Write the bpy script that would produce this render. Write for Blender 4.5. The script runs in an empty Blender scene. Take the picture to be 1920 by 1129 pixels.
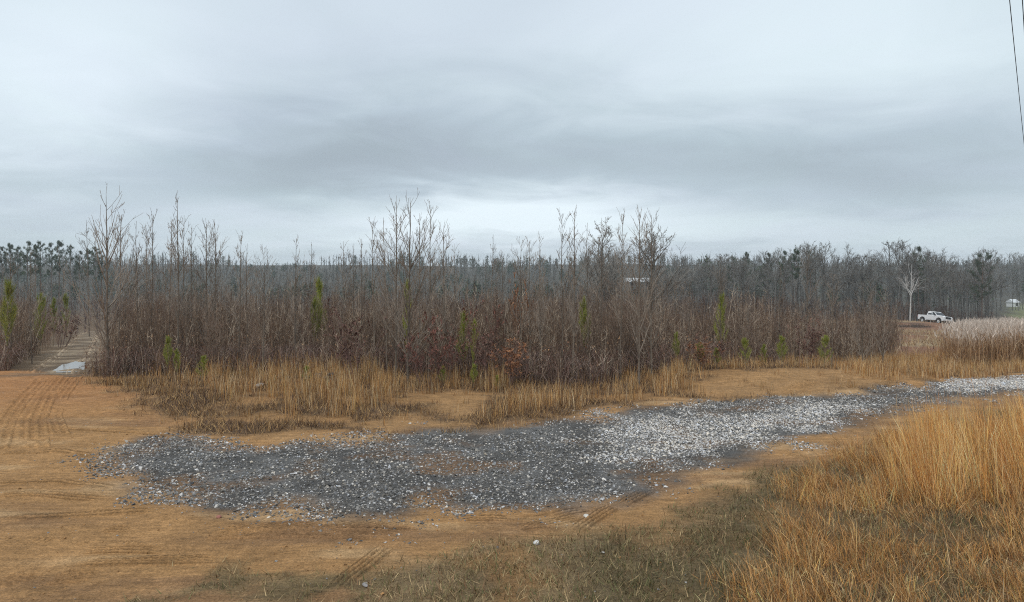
import bpy, math, numpy as np
from math import radians, pi

# ------------------------------------------------------------------ camera, sky, sun, exposure
scene = bpy.context.scene
COL = scene.collection
FPX, W, HH, HOR, EYE = 1300.0, 1920.0, 1129.0, 500.0, 3.0   # focal length in photo pixels, horizon row, eye height

cam_d = bpy.data.cameras.new('camera')
cam = bpy.data.objects.new('camera', cam_d)
COL.objects.link(cam)
cam.location = (0, 0, EYE)
cam.rotation_euler = (radians(90), 0, 0)
cam_d.sensor_width = 36.0
cam_d.lens = 36.0 * FPX / W
cam_d.shift_y = -(HH / 2 - HOR) / W
cam_d.clip_start = 0.1
cam_d.clip_end = 5000
scene.camera = cam

SUN_EL, SUN_AZ = 58.0, 205.0      # degrees; azimuth from +Y clockwise (behind the viewer, a little to the left)
world = bpy.data.worlds.new('World')
scene.world = world
world.use_nodes = True
wt = world.node_tree
wt.nodes.clear()


def wn(kind, **kw):
    n = wt.nodes.new(kind)
    for k, v in kw.items():
        setattr(n, k, v)
    return n


def wmath(op, a, b=None, c=None):
    n = wn('ShaderNodeMath', operation=op)
    for i, v in enumerate((a, b, c)):
        if v is None:
            continue
        if isinstance(v, (int, float)):
            n.inputs[i].default_value = v
        else:
            wt.links.new(v, n.inputs[i])
    return n.outputs[0]


tc = wn('ShaderNodeTexCoord')
sep = wn('ShaderNodeSeparateXYZ')
wt.links.new(tc.outputs['Generated'], sep.inputs[0])
dx, dy, dz = sep.outputs
az = wmath('ARCTAN2', dx, dy)
el = wmath('ARCSINE', dz)


def lobe(px, py, sx, sy, amp):
    """a soft cloud patch at an azimuth and an elevation"""
    a0 = math.atan((px - 960) / FPX)
    e0 = math.atan((HOR - py) / math.hypot(FPX, px - 960))
    u = wmath('MULTIPLY', wmath('SUBTRACT', az_w, a0), FPX / sx)
    v = wmath('MULTIPLY', wmath('SUBTRACT', el_w, e0), FPX / sy)
    q = wmath('ADD', wmath('MULTIPLY', u, u), wmath('MULTIPLY', v, v))
    g = wmath('POWER', 2.718, wmath('MULTIPLY', q, -0.5))
    return wmath('MULTIPLY', g, amp)


# the cloud deck: a plane overhead, seen in perspective, with soft noise
zz = wmath('ADD', wmath('MAXIMUM', dz, 0.0), 0.13)
cx, cy = wmath('DIVIDE', dx, zz), wmath('DIVIDE', dy, zz)
comb = wn('ShaderNodeCombineXYZ')
wt.links.new(cx, comb.inputs[0]); wt.links.new(cy, comb.inputs[1])


def wnoise(scale, detail, rough, off):
    m = wn('ShaderNodeMapping')
    m.inputs['Location'].default_value = off
    wt.links.new(comb.outputs[0], m.inputs[0])
    n = wn('ShaderNodeTexNoise')
    n.inputs['Scale'].default_value = scale
    n.inputs['Detail'].default_value = detail
    n.inputs['Roughness'].default_value = rough
    n.inputs['Distortion'].default_value = 0.6
    wt.links.new(m.outputs[0], n.inputs['Vector'])
    return wmath('SUBTRACT', n.outputs['Fac'], 0.5)


n1 = wnoise(0.45, 3.0, 0.5, (3.1, 1.7, 0))
n2 = wnoise(1.6, 5.0, 0.55, (7.3, 2.2, 4))
n3 = wnoise(0.8, 4.0, 0.55, (1.3, 9.2, 2))
az_w = wmath('ADD', az, wmath('MULTIPLY', n1, 0.20))
el_w = wmath('ADD', el, wmath('MULTIPLY', n2, 0.09))
val = wmath('ADD', 0.63, wmath('MULTIPLY', n1, 0.24))
val = wmath('ADD', val, wmath('MULTIPLY', n2, 0.13))
for L in ((90, 190, 190, 170, .16), (120, 235, 90, 50, .07), (40, 40, 200, 90, .05), (960, 388, 250, 36, .30), (900, 420, 300, 30, .08),
          (760, 285, 400, 85, -.19), (480, 335, 240, 60, -.10), (60, 415, 220, 55, -.12), (1420, 70, 300, 110, .13),
          (1780, 330, 300, 80, -.12), (1500, 440, 380, 30, .10), (520, 440, 160, 40, .09), (1250, 330, 300, 60, -.08),
          (560, 40, 180, 90, .04)):
    val = wmath('ADD', val, lobe(*L))
ramp = wn('ShaderNodeValToRGB')
ramp.color_ramp.elements[0].position = 0.25
ramp.color_ramp.elements[0].color = (0.24, 0.285, 0.318, 1)
ramp.color_ramp.elements[1].position = 0.85
ramp.color_ramp.elements[1].color = (0.76, 0.87, 0.92, 1)
e = ramp.color_ramp.elements.new(0.53)
e.color = (0.44, 0.53, 0.585, 1)
wt.links.new(val, ramp.inputs[0])
tint = wn('ShaderNodeMix', data_type='RGBA', blend_type='MULTIPLY')
wt.links.new(wmath('MULTIPLY_ADD', n3, 2.2, 0.35), tint.inputs[0])
wt.links.new(ramp.outputs[0], tint.inputs[6])
tint.inputs[7].default_value = (1.02, 0.985, 1.03, 1)
scl = wn('ShaderNodeVectorMath', operation='SCALE')
wt.links.new(tint.outputs[2], scl.inputs[0])
scl.inputs['Scale'].default_value = 10.0
sky = wn('ShaderNodeTexSky', sky_type='NISHITA')
sky.sun_disc = False
sky.sun_elevation = radians(SUN_EL)
sky.sun_rotation = radians(SUN_AZ)
mixs = wn('ShaderNodeMix', data_type='RGBA')
mixs.inputs[0].default_value = 0.95           # closed cloud cover over the clear sky
wt.links.new(sky.outputs[0], mixs.inputs[6])
wt.links.new(scl.outputs[0], mixs.inputs[7])
bg = wn('ShaderNodeBackground')
bg.inputs['Strength'].default_value = 0.1
wt.links.new(mixs.outputs[2], bg.inputs['Color'])
wo = wn('ShaderNodeOutputWorld')
wt.links.new(bg.outputs[0], wo.inputs['Surface'])

sun_d = bpy.data.lights.new('sun', 'SUN')
sun_d.energy = 1.5
sun_d.angle = radians(60)
sun_d.color = (1.0, 0.97, 0.92)
sun = bpy.data.objects.new('sun', sun_d)
COL.objects.link(sun)
sun.rotation_euler = (radians(90 - SUN_EL), 0, radians(180 - SUN_AZ))
vs = scene.view_settings
vs.view_transform = 'Standard'
vs.look = 'None'
vs.exposure = 0.2
vs.gamma = 1.0
scene.cycles.use_denoising = False
scene.cycles.filter_width = 1.1
scene.cycles.max_bounces = 6
scene.cycles.diffuse_bounces = 3
scene.cycles.volume_bounces = 1
scene.cycles.transparent_max_bounces = 8

# ------------------------------------------------------------------ helpers
R0 = np.random.default_rng(11)


def hashn(ix, iy, seed):
    h = (ix.astype(np.int64) * 374761393 + iy.astype(np.int64) * 668265263 + seed * 974634541) & 0x7fffffff
    h = ((h ^ (h >> 13)) * 1274126177) & 0x7fffffff
    return ((h ^ (h >> 16)) & 0xffff) / 65535.0


def vnoise(x, y, seed=0):
    x = np.asarray(x, float); y = np.asarray(y, float)
    ix, iy = np.floor(x), np.floor(y)
    fx, fy = x - ix, y - iy
    fx = fx * fx * (3 - 2 * fx); fy = fy * fy * (3 - 2 * fy)
    a = hashn(ix, iy, seed); b = hashn(ix + 1, iy, seed)
    c = hashn(ix, iy + 1, seed); d = hashn(ix + 1, iy + 1, seed)
    return (a * (1 - fx) + b * fx) * (1 - fy) + (c * (1 - fx) + d * fx) * fy


def fbm(x, y, seed=0, octs=4, gain=0.5):
    s = 0; a = 1; t = 0
    for i in range(octs):
        s = s + a * vnoise(x * 2 ** i, y * 2 ** i, seed + i * 17)
        t += a; a *= gain
    return s / t


def sstep(a, b, x):
    t = np.clip((np.asarray(x, float) - a) / (b - a), 0, 1)
    return t * t * (3 - 2 * t)


def terrain(x, y):
    x = np.asarray(x, float); y = np.asarray(y, float)
    z = np.interp(y, [-100, 19, 30, 60, 95, 114, 180, 260, 340, 430, 560, 700, 1200],
                  [0, 0, -0.8, -2.9, -5.75, -6.35, -9.5, -12.5, -9.5, -3.0, -1.0, 1.0, 3.0])
    z = z - 0.12 * np.clip(x - 70, -3, 14) * sstep(96, 112, y) * (1 - sstep(160, 200, y))
    far = sstep(40, 150, y) * (1 - sstep(.38, .5, x / np.maximum(y, 1)) * (1 - sstep(150, 200, y)))
    z = z + far * (fbm(x / 90 + 3, y / 90, 5, 3) - 0.5) * 4.0
    rdg = sstep(250, 420, y)
    z = z + rdg * (fbm(x / 170 + 8.3, y / 400, 9, 2) - 0.5) * 12
    # low banks and mounds round the clearing
    def mound(cx, cy, sx, sy, h):
        return h * np.exp(-((x - cx) / sx) ** 2 - ((y - cy) / sy) ** 2)
    z = z + mound(7.5, 18.6, 3.2, 1.3, 0.28) + mound(-5.5, 15.5, 4.5, 1.2, 0.15) + mound(10, 9.0, 3.5, 3.0, 0.18) - mound(-13.1, 20.5, 1.0, 0.55, 0.14)
    near = 1 - sstep(30, 80, y)
    z = z + near * ((fbm(x / 1.7, y / 1.7, 21, 3) - 0.5) * 0.10 + (fbm(x / 0.35, y / 0.35, 31, 2) - 0.5) * 0.022)
    return z


def P(px, py, lift=0.0):
    """the point of the ground seen at a photo pixel"""
    ux, uz = (px - 960) / FPX, (HOR - py) / FPX
    ys = np.concatenate([np.arange(4, 60, 0.02), np.arange(60, 900, 0.5)])
    h = EYE + uz * ys - terrain(ux * ys, ys)
    i = np.argmax(h <= 0)
    y = ys[i] if h[i] <= 0 else 900.0
    return np.array([ux * y, y, float(terrain(ux * y, y)) + lift])


def poly(pts):
    return np.array([P(a, b)[:2] for a, b in pts])


def sdist(x, y, pg):
    """signed distance to a closed outline on the ground, positive inside"""
    x = np.asarray(x, float); y = np.asarray(y, float)
    d = np.full(x.shape, 1e9); ins = np.zeros(x.shape, bool)
    n = len(pg)
    for i in range(n):
        ax, ay = pg[i]; bx, by = pg[(i + 1) % n]
        ex, ey = bx - ax, by - ay
        t = np.clip(((x - ax) * ex + (y - ay) * ey) / (ex * ex + ey * ey + 1e-12), 0, 1)
        d = np.minimum(d, (x - ax - t * ex) ** 2 + (y - ay - t * ey) ** 2)
        if ay != by:
            c = ((ay > y) != (by > y)) & (x < (bx - ax) * (y - ay) / (by - ay) + ax)
            ins ^= c
    d = np.sqrt(d)
    return np.where(ins, d, -d)


def build_mesh(name, V, faces, col=None, smooth=False):
    """faces: list of integer arrays (n,3) or (n,4)"""
    me = bpy.data.meshes.new(name)
    V = np.ascontiguousarray(V, np.float32)
    faces = [f for f in faces if len(f)]
    me.vertices.add(len(V)); me.vertices.foreach_set('co', V.ravel())
    nl = sum(f.size for f in faces); nf = sum(len(f) for f in faces)
    me.loops.add(nl); me.polygons.add(nf)
    me.loops.foreach_set('vertex_index', np.concatenate([f.ravel() for f in faces]).astype(np.int32))
    tot = np.concatenate([np.full(len(f), f.shape[1], np.int32) for f in faces])
    st = np.concatenate([[0], np.cumsum(tot)[:-1]]).astype(np.int32)
    me.polygons.foreach_set('loop_start', st)
    me.polygons.foreach_set('loop_total', tot)
    me.polygons.foreach_set('use_smooth', np.full(nf, smooth, bool))
    if col is not None:
        a = me.color_attributes.new('Col', 'FLOAT_COLOR', 'POINT')
        c4 = np.ones((len(V), 4), np.float32); c4[:, :3] = col
        a.data.foreach_set('color', c4.ravel())
    me.update(calc_edges=True)
    return me


class Acc:
    def __init__(self):
        self.V, self.F, self.C, self.n = [], [], [], 0

    def add(self, V, faces, col=None):
        V = np.asarray(V, float).reshape(-1, 3)
        self.V.append(V)
        for f in faces:
            self.F.append(np.asarray(f) + self.n)
        c = np.zeros((len(V), 3)) + (np.asarray(col, float) if col is not None else 0.5)
        self.C.append(c)
        self.n += len(V)
        return self

    def mesh(self, name, smooth=False):
        F3 = [f for f in self.F if f.shape[1] == 3]; F4 = [f for f in self.F if f.shape[1] == 4]
        fs = ([np.concatenate(F3)] if F3 else []) + ([np.concatenate(F4)] if F4 else [])
        return build_mesh(name, np.concatenate(self.V), fs, np.concatenate(self.C), smooth)


def unit(v):
    return v / (np.linalg.norm(v, axis=-1, keepdims=True) + 1e-12)


def frames(T):
    ref = np.where(np.abs(T[..., 2:3]) > 0.9, np.array([1.0, 0.2, 0]), np.array([0, 0.1, 1.0]))
    U = unit(np.cross(T, ref))
    return U, np.cross(T, U)


def tubes(Pn, Rn, sides=3, cap=False):
    """N tapering stems, each a polyline of k points"""
    N, k, _ = Pn.shape
    T = np.empty_like(Pn)
    T[:, 1:-1] = Pn[:, 2:] - Pn[:, :-2]
    T[:, 0] = Pn[:, 1] - Pn[:, 0]; T[:, -1] = Pn[:, -1] - Pn[:, -2]
    T = unit(T)
    T0 = np.repeat(unit(Pn[:, -1:] - Pn[:, :1]), k, 1)
    U, _v = frames(T0)
    U = unit(U - T * (U * T).sum(-1, keepdims=True)); B = np.cross(T, U)
    a = np.arange(sides) * 2 * pi / sides
    ring = U[:, :, None] * np.cos(a)[None, None, :, None] + B[:, :, None] * np.sin(a)[None, None, :, None]
    V = Pn[:, :, None] + ring * Rn[:, :, None, None]
    idx = np.arange(N * k * sides).reshape(N, k, sides)
    i0 = idx[:, :-1]; i1 = idx[:, 1:]
    q = np.stack([i0, np.roll(i0, -1, 2), np.roll(i1, -1, 2), i1], -1).reshape(-1, 4)
    F = [q]
    if cap:
        for s in range(1, sides - 1):
            F.append(np.stack([idx[:, -1, 0], idx[:, -1, s], idx[:, -1, s + 1]], -1))
    return V.reshape(-1, 3), F


def cones(A, B, r):
    """N pointed twigs from A to B"""
    N = len(A)
    T = unit(B - A); U, Q = frames(T)
    r = np.broadcast_to(np.asarray(r, float), (N,))[:, None]
    V = np.stack([A + U * r, A + (-0.5 * U + 0.866 * Q) * r, A + (-0.5 * U - 0.866 * Q) * r, B], 1)
    i = np.arange(N)[:, None] * 4
    F = np.concatenate([i + np.array([[0, 1, 3]]), i + np.array([[1, 2, 3]]), i + np.array([[2, 0, 3]])])
    return V.reshape(-1, 3), [F]


def blades(B, h, lean, az_, bend, w, k, rng):
    """N flat tapering grass blades: base B, length h, lean and bend in radians"""
    N = len(B)
    t = np.linspace(0, 1, k)[None]
    ang = lean[:, None] + bend[:, None] * t
    step = (h / (k - 1))[:, None]
    hx = np.concatenate([np.zeros((N, 1)), np.cumsum(np.sin(ang[:, :-1]) * step, 1)], 1)
    hz = np.concatenate([np.zeros((N, 1)), np.cumsum(np.cos(ang[:, :-1]) * step, 1)], 1)
    C = np.stack([B[:, None, 0] + hx * np.cos(az_)[:, None], B[:, None, 1] + hx * np.sin(az_)[:, None], B[:, None, 2] + hz], -1)
    fa = rng.uniform(0, 2 * pi, N)
    side = np.stack([np.cos(fa), np.sin(fa), np.zeros(N)], -1)[:, None]
    ww = (w[:, None] * (1 - 0.8 * t ** 1.5))[..., None] * 0.5
    V = np.stack([C - side * ww, C + side * ww], 2)
    idx = np.arange(N * k * 2).reshape(N, k, 2)
    q = np.stack([idx[:, :-1, 0], idx[:, :-1, 1], idx[:, 1:, 1], idx[:, 1:, 0]], -1).reshape(-1, 4)
    return V.reshape(-1, 3), [q], k * 2


CUBE = np.array([[-1, -1, -1], [1, -1, -1], [1, 1, -1], [-1, 1, -1], [-1, -1, 1], [1, -1, 1], [1, 1, 1], [-1, 1, 1]], float)
CUBEF = np.array([[0, 3, 2, 1], [4, 5, 6, 7], [0, 1, 5, 4], [1, 2, 6, 5], [2, 3, 7, 6], [3, 0, 4, 7]])


def stones(Cn, size, rng, flat=0.55, jit=0.42):
    """N angular stones: cubes with every corner knocked about"""
    N = len(Cn)
    V = CUBE[None] * (1 + rng.uniform(-jit, jit, (N, 8, 3)))
    s = size[:, None] * rng.uniform(0.55, 1.0, (N, 3)); s[:, 2] *= flat
    V = V * s[:, None] * 0.5
    a, b, c = rng.uniform(0, 2 * pi, N), rng.normal(0, 0.35, N), rng.normal(0, 0.35, N)
    def rot(V, t, i, j):
        co, si = np.cos(t)[:, None], np.sin(t)[:, None]
        x, y = V[..., i].copy(), V[..., j].copy()
        V[..., i] = co * x - si * y; V[..., j] = si * x + co * y
    rot(V, b, 1, 2); rot(V, c, 0, 2); rot(V, a, 0, 1)
    V = V + Cn[:, None]
    F = (np.arange(N)[:, None, None] * 8 + CUBEF[None]).reshape(-1, 4)
    return V.reshape(-1, 3), [F]


OCT = np.array([[1, 0, 0], [-.5, .8, 0], [-.5, -.8, 0], [.15, .1, 1], [.1, -.1, -1], [.35, .75, .25]], float)
OCTF = np.array([[0, 5, 3], [5, 1, 3], [1, 2, 3], [2, 0, 3], [5, 0, 4], [1, 5, 4], [2, 1, 4], [0, 2, 4]])


def chips(Cn, size, rng, flat=.6):
    """N small sharp chips of crushed stone"""
    N = len(Cn)
    V = OCT[None] + rng.uniform(-.3, .3, (N, 6, 3))
    V = V * (size[:, None] * rng.uniform(.6, 1, (N, 3)) * np.array([1, 1, flat]))[:, None] * .5
    a, b = rng.uniform(0, 6.28, N), rng.normal(0, .5, N)
    for t, i, j in ((b, 0, 2), (a, 0, 1)):
        co, si = np.cos(t)[:, None], np.sin(t)[:, None]; p, q = V[..., i].copy(), V[..., j].copy()
        V[..., i] = co * p - si * q; V[..., j] = si * p + co * q
    return (V + Cn[:, None]).reshape(-1, 3), [(np.arange(N)[:, None, None] * 6 + OCTF[None]).reshape(-1, 3)]


def box(cx, cy, cz, sx, sy, sz):
    return CUBE * np.array([sx, sy, sz]) * 0.5 + np.array([cx, cy, cz]), [CUBEF]


def prism(outline, y0, y1, taper=None):
    """side outline in x,z extruded from y0 to y1"""
    o = np.array(outline, float); n = len(o)
    A = np.stack([o[:, 0], np.full(n, y0), o[:, 1]], -1); B = np.stack([o[:, 0], np.full(n, y1), o[:, 1]], -1)
    return A, B, n


# ------------------------------------------------------------------ materials
MATS = {}


def mat(name, color=None, rough=0.9, attr=False, var=0.25, scale=8.0, objvar=0.0, bump=0.0, bscale=40.0, spec=0.2, metal=0.0, coords='Object'):
    if name in MATS:
        return MATS[name]
    m = bpy.data.materials.new(name); m.use_nodes = True
    nt = m.node_tree; N = nt.nodes; L = nt.links
    b = N['Principled BSDF']
    b.inputs['Roughness'].default_value = rough
    b.inputs['Specular IOR Level'].default_value = spec
    b.inputs['Metallic'].default_value = metal
    if attr:
        a = N.new('ShaderNodeAttribute'); a.attribute_name = 'Col'; src = a.outputs['Color']
    else:
        c = N.new('ShaderNodeRGB'); c.outputs[0].default_value = (*color, 1); src = c.outputs[0]
    t = N.new('ShaderNodeTexCoord')
    if var > 0:
        n = N.new('ShaderNodeTexNoise'); n.inputs['Scale'].default_value = scale; n.inputs['Detail'].default_value = 4
        L.new(t.outputs[coords], n.inputs['Vector'])
        mr = N.new('ShaderNodeMapRange')
        mr.inputs['From Min'].default_value = 0.25; mr.inputs['From Max'].default_value = 0.75
        mr.inputs['To Min'].default_value = 1 - var; mr.inputs['To Max'].default_value = 1 + var
        L.new(n.outputs['Fac'], mr.inputs['Value'])
        v = N.new('ShaderNodeVectorMath'); v.operation = 'SCALE'
        L.new(src, v.inputs[0]); L.new(mr.outputs[0], v.inputs['Scale']); src = v.outputs[0]
    if objvar > 0:
        oi = N.new('ShaderNodeObjectInfo')
        mr = N.new('ShaderNodeMapRange')
        mr.inputs['To Min'].default_value = 1 - objvar; mr.inputs['To Max'].default_value = 1 + objvar
        L.new(oi.outputs['Random'], mr.inputs['Value'])
        v = N.new('ShaderNodeVectorMath'); v.operation = 'SCALE'
        L.new(src, v.inputs[0]); L.new(mr.outputs[0], v.inputs['Scale']); src = v.outputs[0]
    L.new(src, b.inputs['Base Color'])
    if bump > 0:
        n = N.new('ShaderNodeTexNoise'); n.inputs['Scale'].default_value = bscale; n.inputs['Detail'].default_value = 5
        L.new(t.outputs[coords], n.inputs['Vector'])
        bp = N.new('ShaderNodeBump'); bp.inputs['Strength'].default_value = bump; bp.inputs['Distance'].default_value = 0.02
        L.new(n.outputs['Fac'], bp.inputs['Height']); L.new(bp.outputs[0], b.inputs['Normal'])
    MATS[name] = m
    return m


def soil_material():
    m = bpy.data.materials.new('soil'); m.use_nodes = True
    nt = m.node_tree; N = nt.nodes; L = nt.links
    b = N['Principled BSDF']; b.inputs['Roughness'].default_value = 0.92; b.inputs['Specular IOR Level'].default_value = 0.15
    a = N.new('ShaderNodeAttribute'); a.attribute_name = 'Col'
    g = N.new('ShaderNodeNewGeometry')
    src = a.outputs['Color']

    def noise(scale, det, rough=0.6, stretch=None):
        n = N.new('ShaderNodeTexNoise'); n.inputs['Scale'].default_value = scale
        n.inputs['Detail'].default_value = det; n.inputs['Roughness'].default_value = rough
        if stretch:
            mp = N.new('ShaderNodeMapping'); mp.inputs['Scale'].default_value = stretch
            mp.inputs['Rotation'].default_value = (0, 0, radians(4))
            L.new(g.outputs['Position'], mp.inputs[0]); L.new(mp.outputs[0], n.inputs['Vector'])
        else:
            L.new(g.outputs['Position'], n.inputs['Vector'])
        return n.outputs['Fac']

    def scaled(src, fac, lo, hi, f0=0.3, f1=0.7):
        mr = N.new('ShaderNodeMapRange')
        mr.inputs['From Min'].default_value = f0; mr.inputs['From Max'].default_value = f1
        mr.inputs['To Min'].default_value = lo; mr.inputs['To Max'].default_value = hi
        L.new(fac, mr.inputs['Value'])
        v = N.new('ShaderNodeVectorMath'); v.operation = 'SCALE'
        L.new(src, v.inputs[0]); L.new(mr.outputs[0], v.inputs['Scale'])
        return v.outputs[0]

    src = scaled(src, noise(1.3, 5), 0.84, 1.14)
    src = scaled(src, noise(9.0, 6, 0.7), 0.74, 1.24)
    src = scaled(src, noise(45.0, 3, 0.7), 0.62, 1.36)
    src = scaled(src, noise(3.0, 6, 0.75, (0.5, 4.5, 1)), 0.72, 1.24)
    L.new(src, b.inputs['Base Color'])
    bp = N.new('ShaderNodeBump'); bp.inputs['Strength'].default_value = 0.9; bp.inputs['Distance'].default_value = 0.03
    ad = N.new('ShaderNodeMath'); ad.operation = 'ADD'
    L.new(noise(22.0, 6, 0.75), ad.inputs[0]); L.new(noise(5.0, 4, 0.6, (0.5, 4.0, 1)), ad.inputs[1])
    L.new(ad.outputs[0], bp.inputs['Height']); L.new(bp.outputs[0], b.inputs['Normal'])
    return m


M_SOIL = soil_material()
M_GRASS = mat('dry_grass', attr=True, var=0.12, scale=3.0, rough=0.75)
M_TWIG = mat('twig_bark', attr=True, var=0.25, scale=2.5, rough=0.9)
M_STONE = mat('stone', attr=True, var=0.25, scale=25.0, rough=0.85, bump=0.4, bscale=120)
M_BARK = mat('bark', attr=True, var=0.3, scale=9.0, objvar=0.22, rough=0.95, bump=0.4, bscale=30)
M_NEEDLE = mat('needles', attr=True, var=0.2, scale=3.0, objvar=0.18, rough=0.6)
M_LEAF = mat('dead_leaves', attr=True, var=0.25, scale=6.0, objvar=0.1, rough=0.7)


# ------------------------------------------------------------------ object helpers
def link(name, me, material=None, parent=None):
    if material is not None and not me.materials:
        me.materials.append(material)
    o = bpy.data.objects.new(name, me); COL.objects.link(o)
    if parent is not None:
        o.parent = parent
    return o


def tag(o, label=None, cat=None, group=None, kind=None):
    if label: o['label'] = label
    if cat: o['category'] = cat
    if group: o['group'] = group
    if kind: o['kind'] = kind
    return o


def thing(name, label, cat, loc=(0, 0, 0), rz=0.0, group=None, scale=1.0):
    o = bpy.data.objects.new(name, None); COL.objects.link(o)
    o.empty_display_size = 0.2
    o.location = tuple(float(v) for v in loc); o.rotation_euler = (0, 0, rz)
    o.scale = (scale,) * 3 if np.isscalar(scale) else tuple(scale)
    return tag(o, label, cat, group)


# ------------------------------------------------------------------ outlines on the ground
GRAVEL = poly([(192, 872), (215, 842), (270, 824), (370, 820), (430, 836), (520, 846), (600, 832), (700, 822), (780, 806), (880, 812), (960, 802),
               (1060, 788), (1130, 776), (1210, 764), (1310, 757), (1450, 748), (1600, 737), (1700, 726), (1800, 713), (1930, 704), (2100, 690),
               (2100, 712), (1930, 735), (1820, 748), (1720, 762), (1610, 793), (1500, 825), (1400, 855), (1310, 886), (1240, 908), (1150, 934),
               (1000, 955), (860, 962), (800, 945), (770, 975), (690, 984), (600, 974), (540, 952), (500, 964), (400, 964), (310, 946), (245, 926), (225, 897)])
WHITE = poly([(1140, 815), (1220, 785), (1330, 786), (1460, 778), (1560, 766), (1540, 788), (1440, 815), (1330, 838), (1230, 856), (1160, 845)])
WHITE2 = poly([(1740, 728), (1820, 714), (1930, 706), (2050, 700), (2050, 720), (1930, 728), (1820, 738)])
TURF = poly([(600, 1135), (690, 1075), (800, 1035), (960, 1005), (1150, 1000), (1240, 968), (1330, 932), (1420, 893), (1500, 868), (1600, 836), (1700, 800),
             (1800, 778), (1930, 762), (2200, 745), (2300, 800), (2300, 1200), (1500, 1300), (900, 1300), (500, 1200)])
SEDGE = poly([(1400, 1140), (1450, 1010), (1480, 935), (1540, 895), (1590, 855), (1650, 822), (1730, 806), (1850, 796), (1960, 790), (2200, 785), (2400, 800), (2300, 1300), (1500, 1300)])
SEDGE_TALL = poly([(1650, 945), (1655, 890), (1690, 852), (1760, 838), (1850, 834), (1960, 828), (2200, 820), (2200, 960), (1960, 985), (1830, 965), (1740, 955)])
MOSS = poly([(1120, 1140), (1160, 1050), (1240, 990), (1330, 938), (1420, 898), (1500, 878), (1500, 930), (1460, 1000), (1420, 1140)])
LITTER = poly([(175, 705), (230, 745), (310, 775), (340, 805), (450, 822), (560, 815), (660, 812), (760, 812), (900, 806), (1000, 792), (1120, 770), (1260, 752), (1450, 742),
               (1600, 731), (1750, 713), (1930, 700), (2150, 690), (2150, 660), (1700, 670), (1300, 680), (950, 700), (500, 690), (175, 685)])
SANDPATCHES = [poly([(800, 740), (850, 732), (900, 740), (900, 775), (880, 795), (840, 790), (820, 770)]),
               poly([(480, 815), (560, 800), (640, 812), (700, 808), (560, 835), (490, 832)]),
               poly([(640, 800), (780, 780), (860, 792), (800, 806), (700, 812)]),
               poly([(1260, 735), (1330, 710), (1450, 695), (1600, 693), (1690, 705), (1660, 722), (1500, 738), (1350, 745)])]
PATH = poly([(30, 706), (92, 668), (132, 640), (160, 620), (206, 618), (202, 640), (186, 668), (168, 702)])
FRONT = [(-400, 690), (-200, 692), (-20, 694), (28, 697), (172, 704), (300, 704), (450, 706), (560, 700), (680, 702), (820, 706), (950, 716), (1060, 722), (1140, 718), (1220, 700), (1330, 690), (1480, 682), (1620, 676), (1690, 672)]
FRONT_W = np.array([P(a, b)[:2] for a, b in FRONT])


def front_y(x):
    return np.interp(x, FRONT_W[:, 0], FRONT_W[:, 1])


def in_thicket(x, y):
    edge = .548 * y
    f = (y > front_y(x) + (fbm(x / 1.2, y * 0, 77, 2) - 0.5) * 1.6) & (x < edge + (fbm(y / 2, x * 0, 78, 2) - 0.5) * 1.4)
    f &= sdist(x, y, PATH) < -0.45
    # the track goes on behind the leaning brush
    f &= ~((y > 26) & (y < 60) & (np.abs(x - (-0.56 * y - 1.0)) < 0.9))
    return f


C_SAND = np.array([0.39, 0.216, 0.092]); C_SAND2 = np.array([0.25, 0.142, 0.072]); C_ORANGE = np.array([0.40, 0.19, 0.078])
C_TURF = np.array([0.22, 0.155, 0.085]); C_TURF2 = np.array([0.15, 0.115, 0.06])
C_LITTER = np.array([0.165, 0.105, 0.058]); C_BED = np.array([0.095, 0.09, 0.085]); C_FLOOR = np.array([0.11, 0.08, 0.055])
C_RED = np.array([0.24, 0.125, 0.075]); C_LAWN = np.array([0.17, 0.175, 0.085])


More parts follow.
